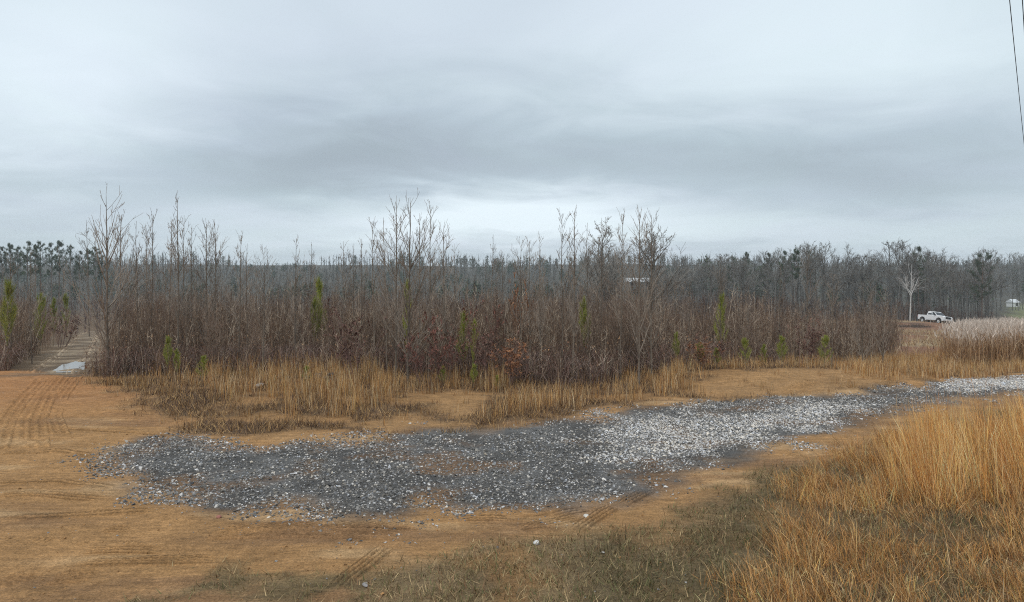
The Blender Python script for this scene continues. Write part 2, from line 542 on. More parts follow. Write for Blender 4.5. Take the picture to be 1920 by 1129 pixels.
def ground_color(x, y):
    x = np.asarray(x, float); y = np.asarray(y, float)
    mix = lambda a, b, t: a * (1 - t[:, None]) + b * t[:, None]
    c = np.zeros((len(x), 3)) + C_SAND
    c = mix(c, C_SAND2, sstep(0.45, 0.72, fbm(x / 2.0, y / 0.7, 41, 5)) * 0.85)
    c = mix(c, np.array([0.50, 0.32, 0.165]), sstep(0.54, 0.72, fbm(x / 1.6 + 9, y / 0.4, 43, 5)) * 0.7)
    c = mix(c, C_ORANGE, sstep(12, 17, y) * sstep(-3, -8, x) * 0.8)
    wob = (fbm(x / 0.9, y / 0.9, 51, 4) - 0.5)
    # dark damp blotches at the bottom edge of the clearing
    c = mix(c, C_TURF2, sstep(0.60, 0.72, fbm(x / 0.8, y / 0.5, 47, 4)) * (1 - sstep(6.6, 7.4, y)) * 0.8)
    t = sstep(-0.25, 0.45, sdist(x, y, TURF) + wob * 1.1)
    tc_ = mix(np.zeros((len(x), 3)) + C_TURF, C_TURF2, sstep(0.4, 0.65, fbm(x / 1.1, y / 1.1, 53, 4)))
    tc_ = mix(tc_, C_SAND * 0.75, sstep(0.56, 0.72, fbm(x / 0.7, y / 0.7, 57, 4)) * 0.8)
    ms = sstep(-.5, .4, sdist(x, y, MOSS) + wob * 1.8)
    tc_ = mix(tc_, np.array([.105, .083, .044]), ms * .75)
    tc_ = mix(tc_, np.array([.12, .082, .045]), sstep(-.2, .4, sdist(x, y, SEDGE)) * .8)
    c = mix(c, tc_, t * 0.95)
    t = sstep(-0.3, 0.35, sdist(x, y, LITTER) + wob * 1.6)
    lc = mix(np.zeros((len(x), 3)) + C_LITTER, C_SAND * 0.85, sstep(0.46, 0.72, fbm(x / 1.4, y / 0.8, 61, 5) + .22 * (fbm(x / .25, y / .25, 62, 3) - .5)) * 0.9)
    c = mix(c, lc, t)
    for sp in SANDPATCHES:
        c = mix(c, C_SAND * np.array([0.97, 1, 1.05]), sstep(-0.25, 0.35, sdist(x, y, sp) + wob * 0.9) * 0.85)
    g = sstep(-0.35, 0.45, sdist(x, y, GRAVEL) + wob * 1.3)
    bed = mix(np.zeros((len(x), 3)) + C_BED, np.array([0.15, 0.145, 0.14]), sstep(0.45, 0.65, fbm(x / 0.7, y / 0.7, 63, 4)))
    bed = mix(bed, C_SAND2 * 0.8, sstep(0.54, 0.70, fbm(x / 1.0 + 4, y / 0.7, 65, 4)) * 0.75)
    c = mix(c, bed, g)
    # floor of the thicket and the land beyond
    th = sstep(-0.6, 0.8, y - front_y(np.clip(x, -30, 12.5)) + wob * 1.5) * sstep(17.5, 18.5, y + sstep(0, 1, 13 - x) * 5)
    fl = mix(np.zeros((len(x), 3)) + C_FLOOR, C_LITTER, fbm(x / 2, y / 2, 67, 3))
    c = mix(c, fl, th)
    pth = sstep(-0.35, 0.4, sdist(x, y, PATH) + wob * 3.0)
    pth = np.maximum(pth, sstep(0.95, 0.6, np.abs(x - (-0.56 * y - 1.0))) * (y > 26) * (y < 60))
    c = mix(c, mix(np.zeros((len(x), 3)) + np.array([0.16, 0.115, 0.078]), np.array([0.33, 0.25, 0.17]), sstep(0.4, 0.65, fbm(x / 0.5, y / 1.6, 69, 4))), pth)
    wd_ = sstep(120, 200, y)
    c = mix(c, np.array([.075, .068, .052]) * (0.7 + .6 * fbm(x / 6, y / 12, 79, 4))[:, None], wd_)
    # cleared red slope below the pickup
    rd = sstep(21, 26, y) * (1 - sstep(124, 136, y)) * sstep(0.53, 0.57, x / np.maximum(y, 1))
    rc = mix(np.zeros((len(x), 3)) + C_RED, np.array([0.34, 0.25, 0.15]), sstep(0.48, 0.62, fbm(x / 4, y / 9, 71, 4)))
    rc = mix(rc, np.array([0.13, 0.08, 0.055]), sstep(0.52, 0.66, fbm(x / 3 + 5, y / 6, 73, 4)))
    c = mix(c, rc, rd)
    lw = sstep(0.715, 0.725, x / np.maximum(y, 1)) * sstep(140, 146, y) * (1 - sstep(250, 280, y))
    c = mix(c, C_LAWN * (0.8 + 0.4 * fbm(x / 9, y / 9, 75, 3))[:, None], lw)
    rs = sstep(0.70, 0.71, x / np.maximum(y, 1)) * sstep(146, 147, y) * (1 - sstep(151, 152, y))
    c = mix(c, np.array([0.42, 0.38, 0.36]), rs)
    return c


# ------------------------------------------------------------------ ground
def axis(segs):
    out = [np.array([segs[0][0]])]
    for a, b, n in segs:
        out.append(np.linspace(a, b, n + 1)[1:])
    return np.concatenate(out)


ax = axis([(-900, -200, 20), (-200, -50, 40), (-50, -15, 90), (-15, 14, 290), (14, 40, 80), (40, 110, 60), (110, 250, 40), (250, 900, 20)])
ay = axis([(-40, 4, 12), (4, 5.5, 12), (5.5, 14, 115), (14, 24, 80), (24, 60, 60), (60, 160, 60), (160, 500, 50), (500, 1100, 15)])
X, Y = np.meshgrid(ax, ay)
x, y = X.ravel(), Y.ravel()
z = terrain(x, y)
nx, ny = len(ax), len(ay)
ii = np.arange(nx * ny).reshape(ny, nx)
F = np.stack([ii[:-1, :-1], ii[:-1, 1:], ii[1:, 1:], ii[1:, :-1]], -1).reshape(-1, 4)
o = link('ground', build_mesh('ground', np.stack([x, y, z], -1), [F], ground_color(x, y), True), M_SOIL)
ground = tag(o, 'tan sandy clearing and rolling ground running back under the thicket', 'ground', kind='structure')


def ribbon(pts, width, ridges, depth, lug, seed, dark=0.8):
    """a pressed tyre track: ridges along the way with lugs broken across them"""
    rng = np.random.default_rng(seed)
    w = np.array([P(a, b)[:2] for a, b in pts])
    d = np.concatenate([[0], np.cumsum(np.linalg.norm(np.diff(w, axis=0), axis=1))])
    n = max(8, min(220, int(d[-1] / 0.025)))
    s = np.linspace(0, d[-1], n)
    cx_ = np.interp(s, d, w[:, 0]); cy_ = np.interp(s, d, w[:, 1])
    for _ in range(3):
        cx_[1:-1] = (cx_[:-2] + cx_[1:-1] * 2 + cx_[2:]) / 4; cy_[1:-1] = (cy_[:-2] + cy_[1:-1] * 2 + cy_[2:]) / 4
    t = unit(np.stack([np.gradient(cx_), np.gradient(cy_)], -1)); nrm = np.stack([-t[:, 1], t[:, 0]], -1)
    m = ridges * 4 + 3
    q = np.linspace(-1, 1, m)
    xx = cx_[:, None] + nrm[:, :1] * q * width / 2; yy = cy_[:, None] + nrm[:, 1:] * q * width / 2
    zz_ = terrain(xx.ravel(), yy.ravel()).reshape(xx.shape)
    prof = np.cos(q * pi * ridges)[None] * depth
    brk = 0.65 + 0.35 * np.sign(np.sin(s[:, None] / lug * 2 * pi + q[None] * 2.0))
    fade = np.clip(np.minimum(s, d[-1] - s) / 0.25, 0, 1)[:, None] * sstep(0.18, 0.42, fbm(xx * 2.2, yy * 2.2, seed, 2))
    edge = sstep(1.0, 0.86, np.abs(q))[None]
    zz_ = zz_ + (0.012 + prof * brk) * fade * edge - 0.02 * (1 - edge * np.minimum(fade * 2, 1))
    c = ground_color(xx.ravel(), yy.ravel())
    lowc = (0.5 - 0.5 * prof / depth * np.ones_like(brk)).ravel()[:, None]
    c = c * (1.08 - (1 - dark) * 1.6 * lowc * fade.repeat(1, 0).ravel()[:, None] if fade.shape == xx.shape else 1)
    i = np.arange(n * m).reshape(n, m)
    return np.stack([xx.ravel(), yy.ravel(), zz_.ravel()], -1), [np.stack([i[:-1, :-1], i[1:, :-1], i[1:, 1:], i[:-1, 1:]], -1).reshape(-1, 4)], c


TRACKS = [([(620, 1110), (690, 1055), (735, 1020)], .24, 4, .011), ([(1070, 1003), (1130, 962), (1200, 928), (1225, 915)], .24, 4, .012),
          ([(-30, 1094), (80, 1088), (200, 1076)], .30, 5, .012), ([(140, 1108), (175, 1090), (215, 1080)], .26, 4, .010),
          ([(165, 972), (190, 958), (215, 945)], .24, 4, .012), ([(55, 1025), (85, 1010), (110, 1000)], .22, 3, .011),
          ([(225, 1030), (250, 1018), (275, 1008)], .24, 4, .010), ([(120, 1025), (150, 1015), (180, 1006)], .24, 4, .008),
          ([(130, 1034), (230, 1030), (340, 1036)], .22, 3, .010), ([(130, 1055), (260, 1052), (420, 1050)], .24, 4, .010),
          ([(380, 1002), (560, 1000), (760, 1006)], .30, 5, .012), ([(400, 990), (600, 986), (800, 990)], .24, 4, .010),
          ([(0, 972), (120, 968), (300, 956)], .20, 2, .010), ([(-20, 905), (110, 902), (220, 915)], .20, 2, .010),
          ([(-20, 928), (80, 925), (200, 935)], .26, 3, .010), ([(180, 992), (240, 992), (260, 988)], .2, 3, .01),
          ([(-10, 850), (12, 790), (45, 745), (80, 708)], .42, 3, .016), ([(70, 850), (68, 790), (90, 742), (118, 706)], .42, 3, .018), ([(115, 820), (100, 780), (118, 740), (145, 706)], .34, 3, .014), ([(30, 840), (36, 790), (66, 745), (98, 708)], .34, 2, .010),
          ([(-20, 806), (100, 804), (260, 812), (330, 820)], .16, 1, .012), ([(-10, 850), (120, 846), (200, 858)], .22, 2, .010),
          ([(850, 972), (1000, 972), (1120, 950)], .22, 3, .009), ([(900, 1000), (1010, 985), (1100, 968)], .24, 4, .008),
          ([(1540, 715), (1500, 724), (1480, 738)], .45, 2, .03), ([(60, 700), (110, 665), (165, 622)], .40, 2, .03), ([(130, 702), (165, 668), (190, 622)], .40, 2, .03)]
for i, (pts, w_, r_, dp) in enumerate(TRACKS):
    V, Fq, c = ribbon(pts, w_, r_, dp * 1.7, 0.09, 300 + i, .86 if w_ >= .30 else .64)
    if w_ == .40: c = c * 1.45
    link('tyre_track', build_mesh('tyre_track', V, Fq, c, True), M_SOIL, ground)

# puddle on the track
pw = poly([(104, 694), (120, 689), (140, 685), (157, 686), (154, 692), (138, 697), (112, 698)])
pc = pw.mean(0); th = np.linspace(0, 2 * pi, 60, endpoint=False)
per = np.concatenate([np.linspace(pw[i], pw[(i + 1) % len(pw)], 9)[:-1] for i in range(len(pw))])
per = pc + (per - pc) * (1 + 0.18 * (fbm(np.arange(len(per)) / 2.0, np.zeros(len(per)), 88, 2) - 0.5))[:, None] * 1.15
zt = float(np.median(terrain(per[:, 0], per[:, 1]))) + 0.02
V = np.concatenate([np.c_[per, np.full(len(per), zt)], np.c_[per, np.full(len(per), zt - 0.12)], [[*pc, zt]]])
n = len(per); a_ = np.arange(n); b_ = (a_ + 1) % n
m = mat('muddy_water', (0.20, 0.17, 0.13), rough=0.04, var=0.1, spec=0.5)
m.node_tree.nodes['Principled BSDF'].inputs['IOR'].default_value = 1.33
o = link('puddle', build_mesh('puddle', V, [np.stack([a_, b_, np.full(n, 2 * n)], -1), np.stack([a_, a_ + n, b_ + n, b_], -1)]), m)
tag(o, 'pale rainwater puddle reflecting the sky on the muddy track', 'puddle', kind='structure')

# ------------------------------------------------------------------ gravel and pebbles
rng = np.random.default_rng(3)
gx0, gy0 = GRAVEL.min(0); gx1, gy1 = GRAVEL.max(0)
N = 640000
x = rng.uniform(gx0 - 1, gx1 + 1, N); y = rng.uniform(gy0 - 1, gy1 + 1, N)
sd = sdist(x, y, GRAVEL)
clump = fbm(x / 0.6, y / 0.6, 91, 4)
wh = np.maximum(sstep(-1.1, 0.7, sdist(x, y, WHITE) + (clump - .5) * 2.4), sstep(-0.7, 0.5, sdist(x, y, WHITE2) + (clump - .5) * 1.2))
p = sstep(-0.35, 0.45, sd + (clump - 0.5) * 1.8) * (0.5 + 0.5 * sstep(0.38, 0.62, clump) + 0.9 * wh)
keep = (rng.random(N) < p) & (x < 0.78 * y + 0.5) & (x > -0.78 * y - 0.5)
x, y, wh = x[keep], y[keep], wh[keep]
idx = rng.permutation(len(x))[:72000]; x, y, wh = x[idx], y[idx], wh[idx]
sz = np.clip(rng.lognormal(math.log(0.031), 0.45, len(x)), 0.013, 0.085) * (1 + 0.1 * wh)
V, F = chips(np.stack([x, y, terrain(x, y) + sz * 0.06], -1), sz, rng)
tone = np.clip(rng.lognormal(math.log(0.18), 0.5, len(x)) * (1 + 1.5 * wh), 0.05, 0.72)
tone = np.where(rng.random(len(x)) < 0.09 + 0.18 * wh, rng.uniform(0.45, 0.72, len(x)), tone)
hue = rng.normal(0, 1, len(x))[:, None] * np.array([0.05, 0.01, -0.05])
c = tone[:, None] * (np.array([1.06, 1.0, 0.94]) + hue)
ACC = Acc().add(V, F, np.repeat(c, 6, 0))
tag(link('gravel', ACC.mesh('gravel'), M_STONE), 'grey and white crushed stone spread along the curving drive', 'gravel', kind='stuff')
print('gravel', len(x))

N = 26000
x = rng.uniform(-13, 12, N); y = 5.6 + 16 * rng.random(N) ** 1.5
k_ = (sdist(x, y, GRAVEL) < 0.1) & (y < front_y(x)) & (np.abs(x) < 0.78 * y)
near = np.exp(-np.abs(sdist(x, y, GRAVEL)) / 0.6)
k_ &= rng.random(N) < 0.30 * sstep(.4, .65, fbm(x / 1.1, y / .7, 97, 3)) + 0.6 * near
x, y, near = x[k_], y[k_], near[k_]; n = len(x)
grey = rng.random(n) < .12 + .6 * near
sz = np.clip(rng.lognormal(math.log(0.021), 0.45, n), 0.01, 0.055)
V, F = chips(np.stack([x, y, terrain(x, y) + sz * 0.08], -1), sz, rng)
tone = np.where(grey[:, None], rng.uniform(0.14, 0.45, n)[:, None] * np.array([1.0, 0.95, 0.9]), rng.uniform(.55, 1.15, n)[:, None] * C_SAND)
tag(link('pebbles', Acc().add(V, F, np.repeat(tone, 6, 0)).mesh('pebbles'), M_STONE), 'small pebbles and earth clods strewn over the tan sand', 'pebbles', kind='stuff')


def rock_mesh(seed, size, col, flat=0.7):
    rng = np.random.default_rng(seed)
    import bmesh
    bm = bmesh.new(); bmesh.ops.create_icosphere(bm, subdivisions=2, radius=0.5)
    V = np.array([v.co[:] for v in bm.verts]); Fc = np.array([[v.index for v in f.verts] for f in bm.faces]); bm.free()
    for _ in range(9):                                    # knock flat facets off the ball
        d = unit(rng.normal(0, 1, 3)); h = rng.uniform(0.26, 0.42)
        over = np.maximum(V @ d - h, 0); V = V - over[:, None] * d
    V = V * rng.uniform(0.75, 1.1, 3) * np.array([1, 1, flat]) * size
    c = np.array(col) * (0.85 + 0.3 * rng.random((len(V), 1)))
    return build_mesh('rock', V, [Fc], c)


for i, (px, py, s, c, lab) in enumerate([
        (685, 1100, .085, (.30, .28, .27), 'grey rock lying alone on sand by a tyre print'),
        (1006, 1021, .09, (.62, .60, .57), 'white broken stone lying on the brown turf'),
        (1099, 970, .085, (.58, .55, .5), 'pale stone on the bare strip below the gravel edge'),
        (410, 971, .075, (.34, .15, .12), 'reddish stone just below the gravel edge'),
        (486, 727, .26, (.40, .35, .31), 'pale flat slab in the golden grass before the thicket'),
        (1130, 1038, .05, (.5, .47, .42), 'small cream stone on the turf right of centre'),
        (365, 877, .06, (.5, .45, .4), 'pale chip at the gravel tip beside the tan sand')]):
    p = P(px, py); o = link('rock', rock_mesh(40 + i, s, c), M_STONE); o.location = (p[0], p[1], p[2] + s * 0.15)
    tag(o, lab, 'rock', 'loose rocks in the clearing')
t = thing('rubble_heap', 'low dark heap of broken blocks in the golden grass', 'rubble', P(608, 716))
for i in range(14):
    s = R0.uniform(.12, .26)
    o = link('block', rock_mesh(70 + i % 5, s, (.085, .08, .075), 0.6) if i < 14 else None, M_STONE, t)
    o.location = (R0.normal(0, .32), R0.normal(0, .15), R0.uniform(.02, .2)); o.rotation_euler = (R0.uniform(-.5, .5), R0.uniform(-.5, .5), R0.uniform(0, 6))

# ------------------------------------------------------------------ grasses
TAN = np.array([[.70, .41, .15], [.62, .36, .14], [.78, .53, .27], [.52, .27, .10], [.38, .19, .08], [.74, .55, .33]])


def tint_blades(rng, n, per, pal, v=0.18):
    c = pal[rng.integers(0, len(pal), n)] * rng.normal(1, v, (n, 1)).clip(0.5, 1.5)
    return np.repeat(c, per, 0)


# broomsedge on the near right
rng = np.random.default_rng(5)
acc = Acc()
NT = 17000
x = rng.uniform(1.5, 15, NT); y = rng.uniform(5.0, 17.5, NT)
sd = sdist(x, y, SEDGE); tall = sstep(-0.25, 0.4, sdist(x, y, SEDGE_TALL))
den = fbm(x / 0.6, y / 0.6, 101, 3)
k_ = (rng.random(NT) < sstep(-0.2, 0.5, sd + (den - 0.5) * 1.1) * (0.16 + 0.80 * sstep(0.40, 0.56, den) + 0.4 * tall)) & (x < 0.80 * y)
x, y, tall = x[k_], y[k_], tall[k_]
print('sedge tufts', len(x))
for grp in range(2):
    m_ = len(x)
    nb = 12 if grp == 0 else 10
    bx_ = np.repeat(x, nb) + rng.normal(0, .055 if grp == 0 else .09, m_ * nb); by_ = np.repeat(y, nb) + rng.normal(0, .055 if grp == 0 else .09, m_ * nb)
    tl = np.repeat(tall, nb); n = len(bx_)
    tuft_az = np.repeat(rng.normal(2.6, 1.3, m_), nb) + rng.normal(0, .5, n)
    tuft_len = np.repeat(rng.uniform(.6, 1.15, m_), nb)
    if grp == 0:      # upright stalks
        upr = np.repeat(rng.random(m_), nb)
        h = (0.20 + 0.74 * tl + 0.30 * (upr > .90)) * tuft_len * rng.uniform(.7, 1.1, n)
        ln = np.abs(rng.normal(.10, .10, n)) + np.repeat(np.abs(rng.normal(0, .28, m_)), nb) * (1 - .55 * tl)
        bd = rng.normal(.15, .25, n) + .35 * (1 - tl)
        w = rng.uniform(.003, .0065, n)
        pal = TAN
    else:             # curled, half fallen leaves at the foot
        h = rng.uniform(.10, .32, n) * (1 + .4 * tl); ln = np.abs(rng.normal(.55, .35, n)); bd = rng.normal(.9, .7, n); w = rng.uniform(.003, .007, n)
        pal = np.concatenate([TAN, [[.30, .19, .10], [.24, .14, .07], [.20, .17, .08], [.5, .4, .25]]])
    V, F, per = blades(np.stack([bx_, by_, terrain(bx_, by_) - .01], -1), h, ln, tuft_az, bd, w, 4, rng)
    c = tint_blades(rng, n, per, pal) * (np.array([.96, .83, .68]) + np.repeat(tl, per)[:, None] * np.array([.04, .12, .17])) * np.repeat(np.repeat(rng.normal(1, .24, m_).clip(.45, 1.5), nb), per)[:, None]
    c = c.clip(.03, .82)
    if grp == 0:
        org = np.repeat(np.repeat((rng.random(m_) < .35), nb) * tl, per)[:, None]
        c = c * np.repeat(0.88 + .24 * tl, per)[:, None]
        c = c * (1 - org) + c * np.array([1.08, .93, .74]) * org
    acc.add(V, F, c)
tag(link('broomsedge_grass', acc.mesh('broomsedge_grass'), M_GRASS), 'tall orange-tan broomsedge grass filling the near corner', 'grass', kind='stuff')

# golden grass along the thicket edge
rng = np.random.default_rng(6)
GOLD = [(poly([(300, 705), (340, 675), (420, 672), (480, 690), (560, 680), (640, 676), (700, 700), (740, 735), (700, 775), (600, 782), (520, 768), (430, 745), (340, 720)]), .72, .66, 1.0),
        (poly([(690, 720), (800, 712), (960, 722), (960, 732), (800, 736), (700, 750)]), .7, .5, .8),
        (poly([(860, 712), (900, 706), (950, 716), (940, 735), (870, 730)]), .8, .65, .9),
        (poly([(1110, 735), (1180, 708), (1300, 690), (1360, 694), (1300, 720), (1220, 745), (1140, 760), (1060, 770), (930, 780), (960, 760)]), .8, .55, 1.0),
        (poly([(1290, 690), (1400, 682), (1600, 678), (1700, 676), (1700, 688), (1500, 692), (1350, 696)]), .7, .40, .9),
        (poly([(1580, 700), (1640, 682), (1760, 672), (1930, 668), (2150, 660), (2150, 690), (1930, 702), (1800, 710), (1680, 712)]), 1.0, .42, 1.05),
        (poly([(175, 712), (300, 712), (340, 740), (250, 735)]), .35, .35, .7), (LITTER, .16, .22, .75), (SEDGE, .12, .3, .9)]
acc = Acc()
for pg, dn, hh_, br in GOLD:
    mn, mx = pg.min(0) - .4, pg.max(0) + .4
    area = (mx - mn).prod(); m_ = int(area * 55)
    x = rng.uniform(mn[0], mx[0], m_); y = rng.uniform(mn[1], mx[1], m_)
    den = fbm(x / .5, y / .5, 111, 3)
    k_ = rng.random(m_) < sstep(-.3, .4, sdist(x, y, pg) + (den - .5) * 1.4) * dn * sstep(.42, .60, den)
    k_ &= np.abs(x) < .8 * y
    x, y = x[k_], y[k_]; m_ = len(x); nb = 9; n = m_ * nb
    bx_ = np.repeat(x, nb) + rng.normal(0, .05, n); by_ = np.repeat(y, nb) + rng.normal(0, .05, n)
    h = hh_ * np.repeat(rng.uniform(.45, 1.15, m_), nb) * rng.uniform(.5, 1.1, n)
    ln = np.abs(rng.normal(.08, .12, n)); bd = rng.normal(.2, .3, n)
    V, F, per = blades(np.stack([bx_, by_, terrain(bx_, by_) - .01], -1), h, ln, rng.uniform(0, 6.28, n), bd, rng.uniform(.006, .011, n), 3, rng)
    c = tint_blades(rng, n, per, np.concatenate([TAN * .82, TAN[3:] * .7])) * np.repeat(np.repeat(rng.normal(br, .15, m_), nb), per)[:, None]
    acc.add(V, F, c.clip(.02, .8))
tag(link('golden_grass', acc.mesh('golden_grass'), M_GRASS), 'golden dry grass fringing the front of the thicket', 'grass', kind='stuff')

# short dead turf and matted litter
rng = np.random.default_rng(7)
acc = Acc()
N = 520000
x = rng.uniform(-13, 14, N); y = 5.3 + 15.5 * rng.random(N) ** 1.35
wob = (fbm(x / .9, y / .9, 51, 4) - .5)
t = sstep(-.2, .5, sdist(x, y, TURF) + wob * 1.1)
l = sstep(-.3, .35, sdist(x, y, LITTER) + wob * 1.6) * sstep(.72, .46, fbm(x / 1.4, y / .8, 61, 5) + .22 * (fbm(x / .25, y / .25, 62, 3) - .5))
for sp in SANDPATCHES:
    l = l * (1 - sstep(-.25, .35, sdist(x, y, sp) + wob * .9))
blot = sstep(.60, .72, fbm(x / .8, y / .5, 47, 4)) * (1 - sstep(6.6, 7.4, y))
clp = sstep(.35, .6, fbm(x / .3, y / .3, 121, 3))
gfac = 1 - sstep(-.2, .2, sdist(x, y, GRAVEL))
k_ = (rng.random(N) < np.maximum(np.maximum(t, l), blot * .5) * (.35 + .65 * clp) * (0.12 + .88 * gfac)) & (np.abs(x) < .8 * y)
x, y, t, l = x[k_], y[k_], t[k_], l[k_]; n = len(x)
h = rng.uniform(.03, .12, n) * (1 + .7 * l); w = rng.uniform(.005, .013, n) * (1 + .5 * l)
V, F, per = blades(np.stack([x, y, terrain(x, y) - .005], -1), h, np.abs(rng.normal(.75, .4, n)), rng.uniform(0, 6.28, n), rng.normal(.5, .5, n), w, 2, rng)
palT = np.array([[.34, .25, .13], [.24, .19, .09], [.50, .36, .19], [.17, .12, .065], [.26, .15, .08], [.16, .16, .065]])
palL = np.array([[.22, .13, .07], [.13, .08, .05], [.34, .20, .09], [.10, .065, .05], [.52, .33, .15]])
c = np.where((l > t)[:, None], palL[rng.integers(0, 5, n)], palT[rng.integers(0, 6, n)])
ms = sstep(-.5, .4, sdist(x, y, MOSS) + (fbm(x / .9, y / .9, 51, 4) - .5) * 1.8)[:, None]
c = c * (1 - ms * np.array([.5, .45, .48]) * (rng.random((n, 1)) < .72))
acc.add(V, F, np.repeat(c, per, 0))
print('turf', n)
tag(link('turf_grass', acc.mesh('turf_grass'), M_GRASS), 'short brown and olive winter turf and matted litter', 'grass', kind='stuff')

# tall pale reeds on the right
rng = np.random.default_rng(8)
REED = poly([(1780, 690), (1792, 676), (1800, 664), (1830, 652), (2150, 650), (2150, 684), (1930, 688), (1850, 690)])
mn, mx = REED.min(0), REED.max(0)
m_ = 30000
x = rng.uniform(mn[0], mx[0], m_); y = rng.uniform(mn[1], mx[1], m_)
k_ = (rng.random(m_) < sstep(-.5, .6, sdist(x, y, REED) + (fbm(x, y, 131, 3) - .5) * 2)) & (x < .80 * y)
x, y = x[k_], y[k_]; n = min(len(x), 11000); x, y = x[:n], y[:n]
zb = terrain(x, y)
h = (1.36 + .3 * (fbm(x / 2, y / 2, 133, 2) - .5)) * rng.uniform(.72, 1.04, n)
lx, ly = rng.normal(0, .10, n), rng.normal(0, .10, n)
Pn = np.stack([np.stack([x, y, zb], -1), np.stack([x + lx * h * .35, y + ly * h * .35, zb + h * .55], -1), np.stack([x + lx * h, y + ly * h, zb + h], -1)], 1)
V, F = tubes(Pn, np.stack([np.full(n, .0075), np.full(n, .006), np.full(n, .004)], 1))
pal = np.array([[.42, .25, .13], [.36, .21, .11], [.48, .31, .17], [.30, .18, .10]])
c = pal[rng.integers(0, 4, n)] * rng.normal(1, .12, (n, 1))
cv = np.repeat(c[:, None], 9, 1); cv[:, 6:] = np.array([.62, .50, .40])
acc = Acc().add(V, F, cv.reshape(-1, 3))
# plumes and blades
tip = Pn[:, 2]; top = tip + np.stack([rng.normal(0, .07, n), rng.normal(0, .07, n), rng.uniform(.10, .22, n)], -1)
V, F = cones(tip - np.array([0, 0, .05]), top, rng.uniform(.010, .02, n)); acc.add(V, F, np.repeat(np.array([.60, .50, .42]) * rng.normal(1, .1, (n, 1)), 4, 0))
nb = 2; n2 = n * nb; i_ = np.repeat(np.arange(n), nb); f = rng.uniform(.15, .75, n2)
st = Pn[i_, 0] * (1 - f[:, None]) + Pn[i_, 2] * f[:, None]
V, F, per = blades(st, rng.uniform(.25, .5, n2), rng.uniform(.2, .7, n2), rng.uniform(0, 6.28, n2), rng.uniform(.3, 1.2, n2), rng.uniform(.010, .02, n2), 3, rng)
acc.add(V, F, tint_blades(rng, n2, per, np.concatenate([pal, [[.55, .42, .28]]])))
tag(link('reeds', acc.mesh('reeds'), M_GRASS), 'tall pale plumed reeds standing beyond the gravel drive', 'reeds', kind='stuff')

# ------------------------------------------------------------------ thicket undergrowth
rng = np.random.default_rng(9)
BR = np.array([[.125, .082, .055], [.165, .107, .07], [.10, .062, .042], [.14, .083, .056], [.075, .052, .038], [.12, .076, .058], [.19, .125, .082], [.10, .066, .046], [.37, .285, .21], [.46, .37, .28], [.27, .185, .125]])


def grow(x, y, h, rng, twigs, r0, lean=.16):
    """upright stems with side twigs; returns shapes"""
    n = len(x); zb = terrain(x, y) - .03
    a = rng.uniform(0, 6.28, n); l1 = np.abs(rng.normal(0, lean, n)); l2 = l1 + rng.normal(0, .16, n)
    d1 = np.stack([np.sin(l1) * np.cos(a), np.sin(l1) * np.sin(a), np.cos(l1)], -1); d2 = np.stack([np.sin(l2) * np.cos(a + .5), np.sin(l2) * np.sin(a + .5), np.cos(l2)], -1)
    b = np.stack([x, y, zb], -1); m1 = b + d1 * (h * .5)[:, None]; t1 = m1 + d2 * (h * .5)[:, None]
    Pn = np.stack([b, m1, t1], 1); Rn = np.stack([r0, r0 * .65, np.full(n, .0028)], 1)
    i_ = np.repeat(np.arange(n), twigs); f = rng.uniform(.25, .97, len(i_))[:, None]
    st = np.where(f < .5, b[i_] + (m1 - b)[i_] * f * 2, m1[i_] + (t1 - m1)[i_] * (f * 2 - 1))
    ta = rng.uniform(0, 6.28, len(i_)); te = rng.uniform(.35, 1.1, len(i_)); L = h[i_] * rng.uniform(.10, .42, len(i_)) * (1.25 - f[:, 0])
    en = st + np.stack([np.cos(ta) * np.sin(te), np.sin(ta) * np.sin(te), np.cos(te)], -1) * L[:, None]
    return Pn, Rn, st, en


acc = Acc()
def region(n, y0, y1, pw):
    y = y0 + (y1 - y0) * rng.random(n) ** pw
    x = rng.uniform(-1, 1, n) * (.80 * y)
    k = in_thicket(x, y)
    return x[k], y[k]
x, y = region(46000, 15.5, 30, 1.2)
n = min(len(x), 15500); x, y = x[:n], y[:n]
hb = .55 + 1.0 * fbm(x / 1.6, y / 1.6, 141, 3)
h = hb * rng.uniform(.45, 1.7, n) * np.interp(y - front_y(x), [0, 1.2, 3], [.60, .95, 1.45])
Pn, Rn, st, en = grow(x, y, h, rng, 7, rng.uniform(.0035, .0085, n), .24)
pc_ = BR[rng.integers(0, len(BR), n)] * rng.normal(1, .18, (n, 1)).clip(.5, 1.6)
V, F = tubes(Pn, Rn); acc.add(V, F, np.repeat(pc_, 9, 0))
V, F = cones(st, en, np.repeat(np.where(pc_[:, 0] > .3, .0062, .0042), 7)); acc.add(V, F, np.repeat(np.repeat(pc_ * 1.05, 7, 0), 4, 0))
x, y = region(26000, 28, 75, 1.0)
n = min(len(x), 9000); x, y = x[:n], y[:n]
h = (.9 + 1.2 * fbm(x / 3, y / 3, 143, 3)) * rng.uniform(.5, 1.45, n)
Pn, Rn, st, en = grow(x, y, h, rng, 5, rng.uniform(.006, .013, n))
pc_ = BR[rng.integers(0, len(BR), n)] * np.array([1.0, .92, .9]) * rng.normal(1, .15, (n, 1)).clip(.5, 1.6)
V, F = tubes(Pn, Rn); acc.add(V, F, np.repeat(pc_, 9, 0))
V, F = cones(st, en, .007); acc.add(V, F, np.repeat(np.repeat(pc_, 5, 0), 4, 0))
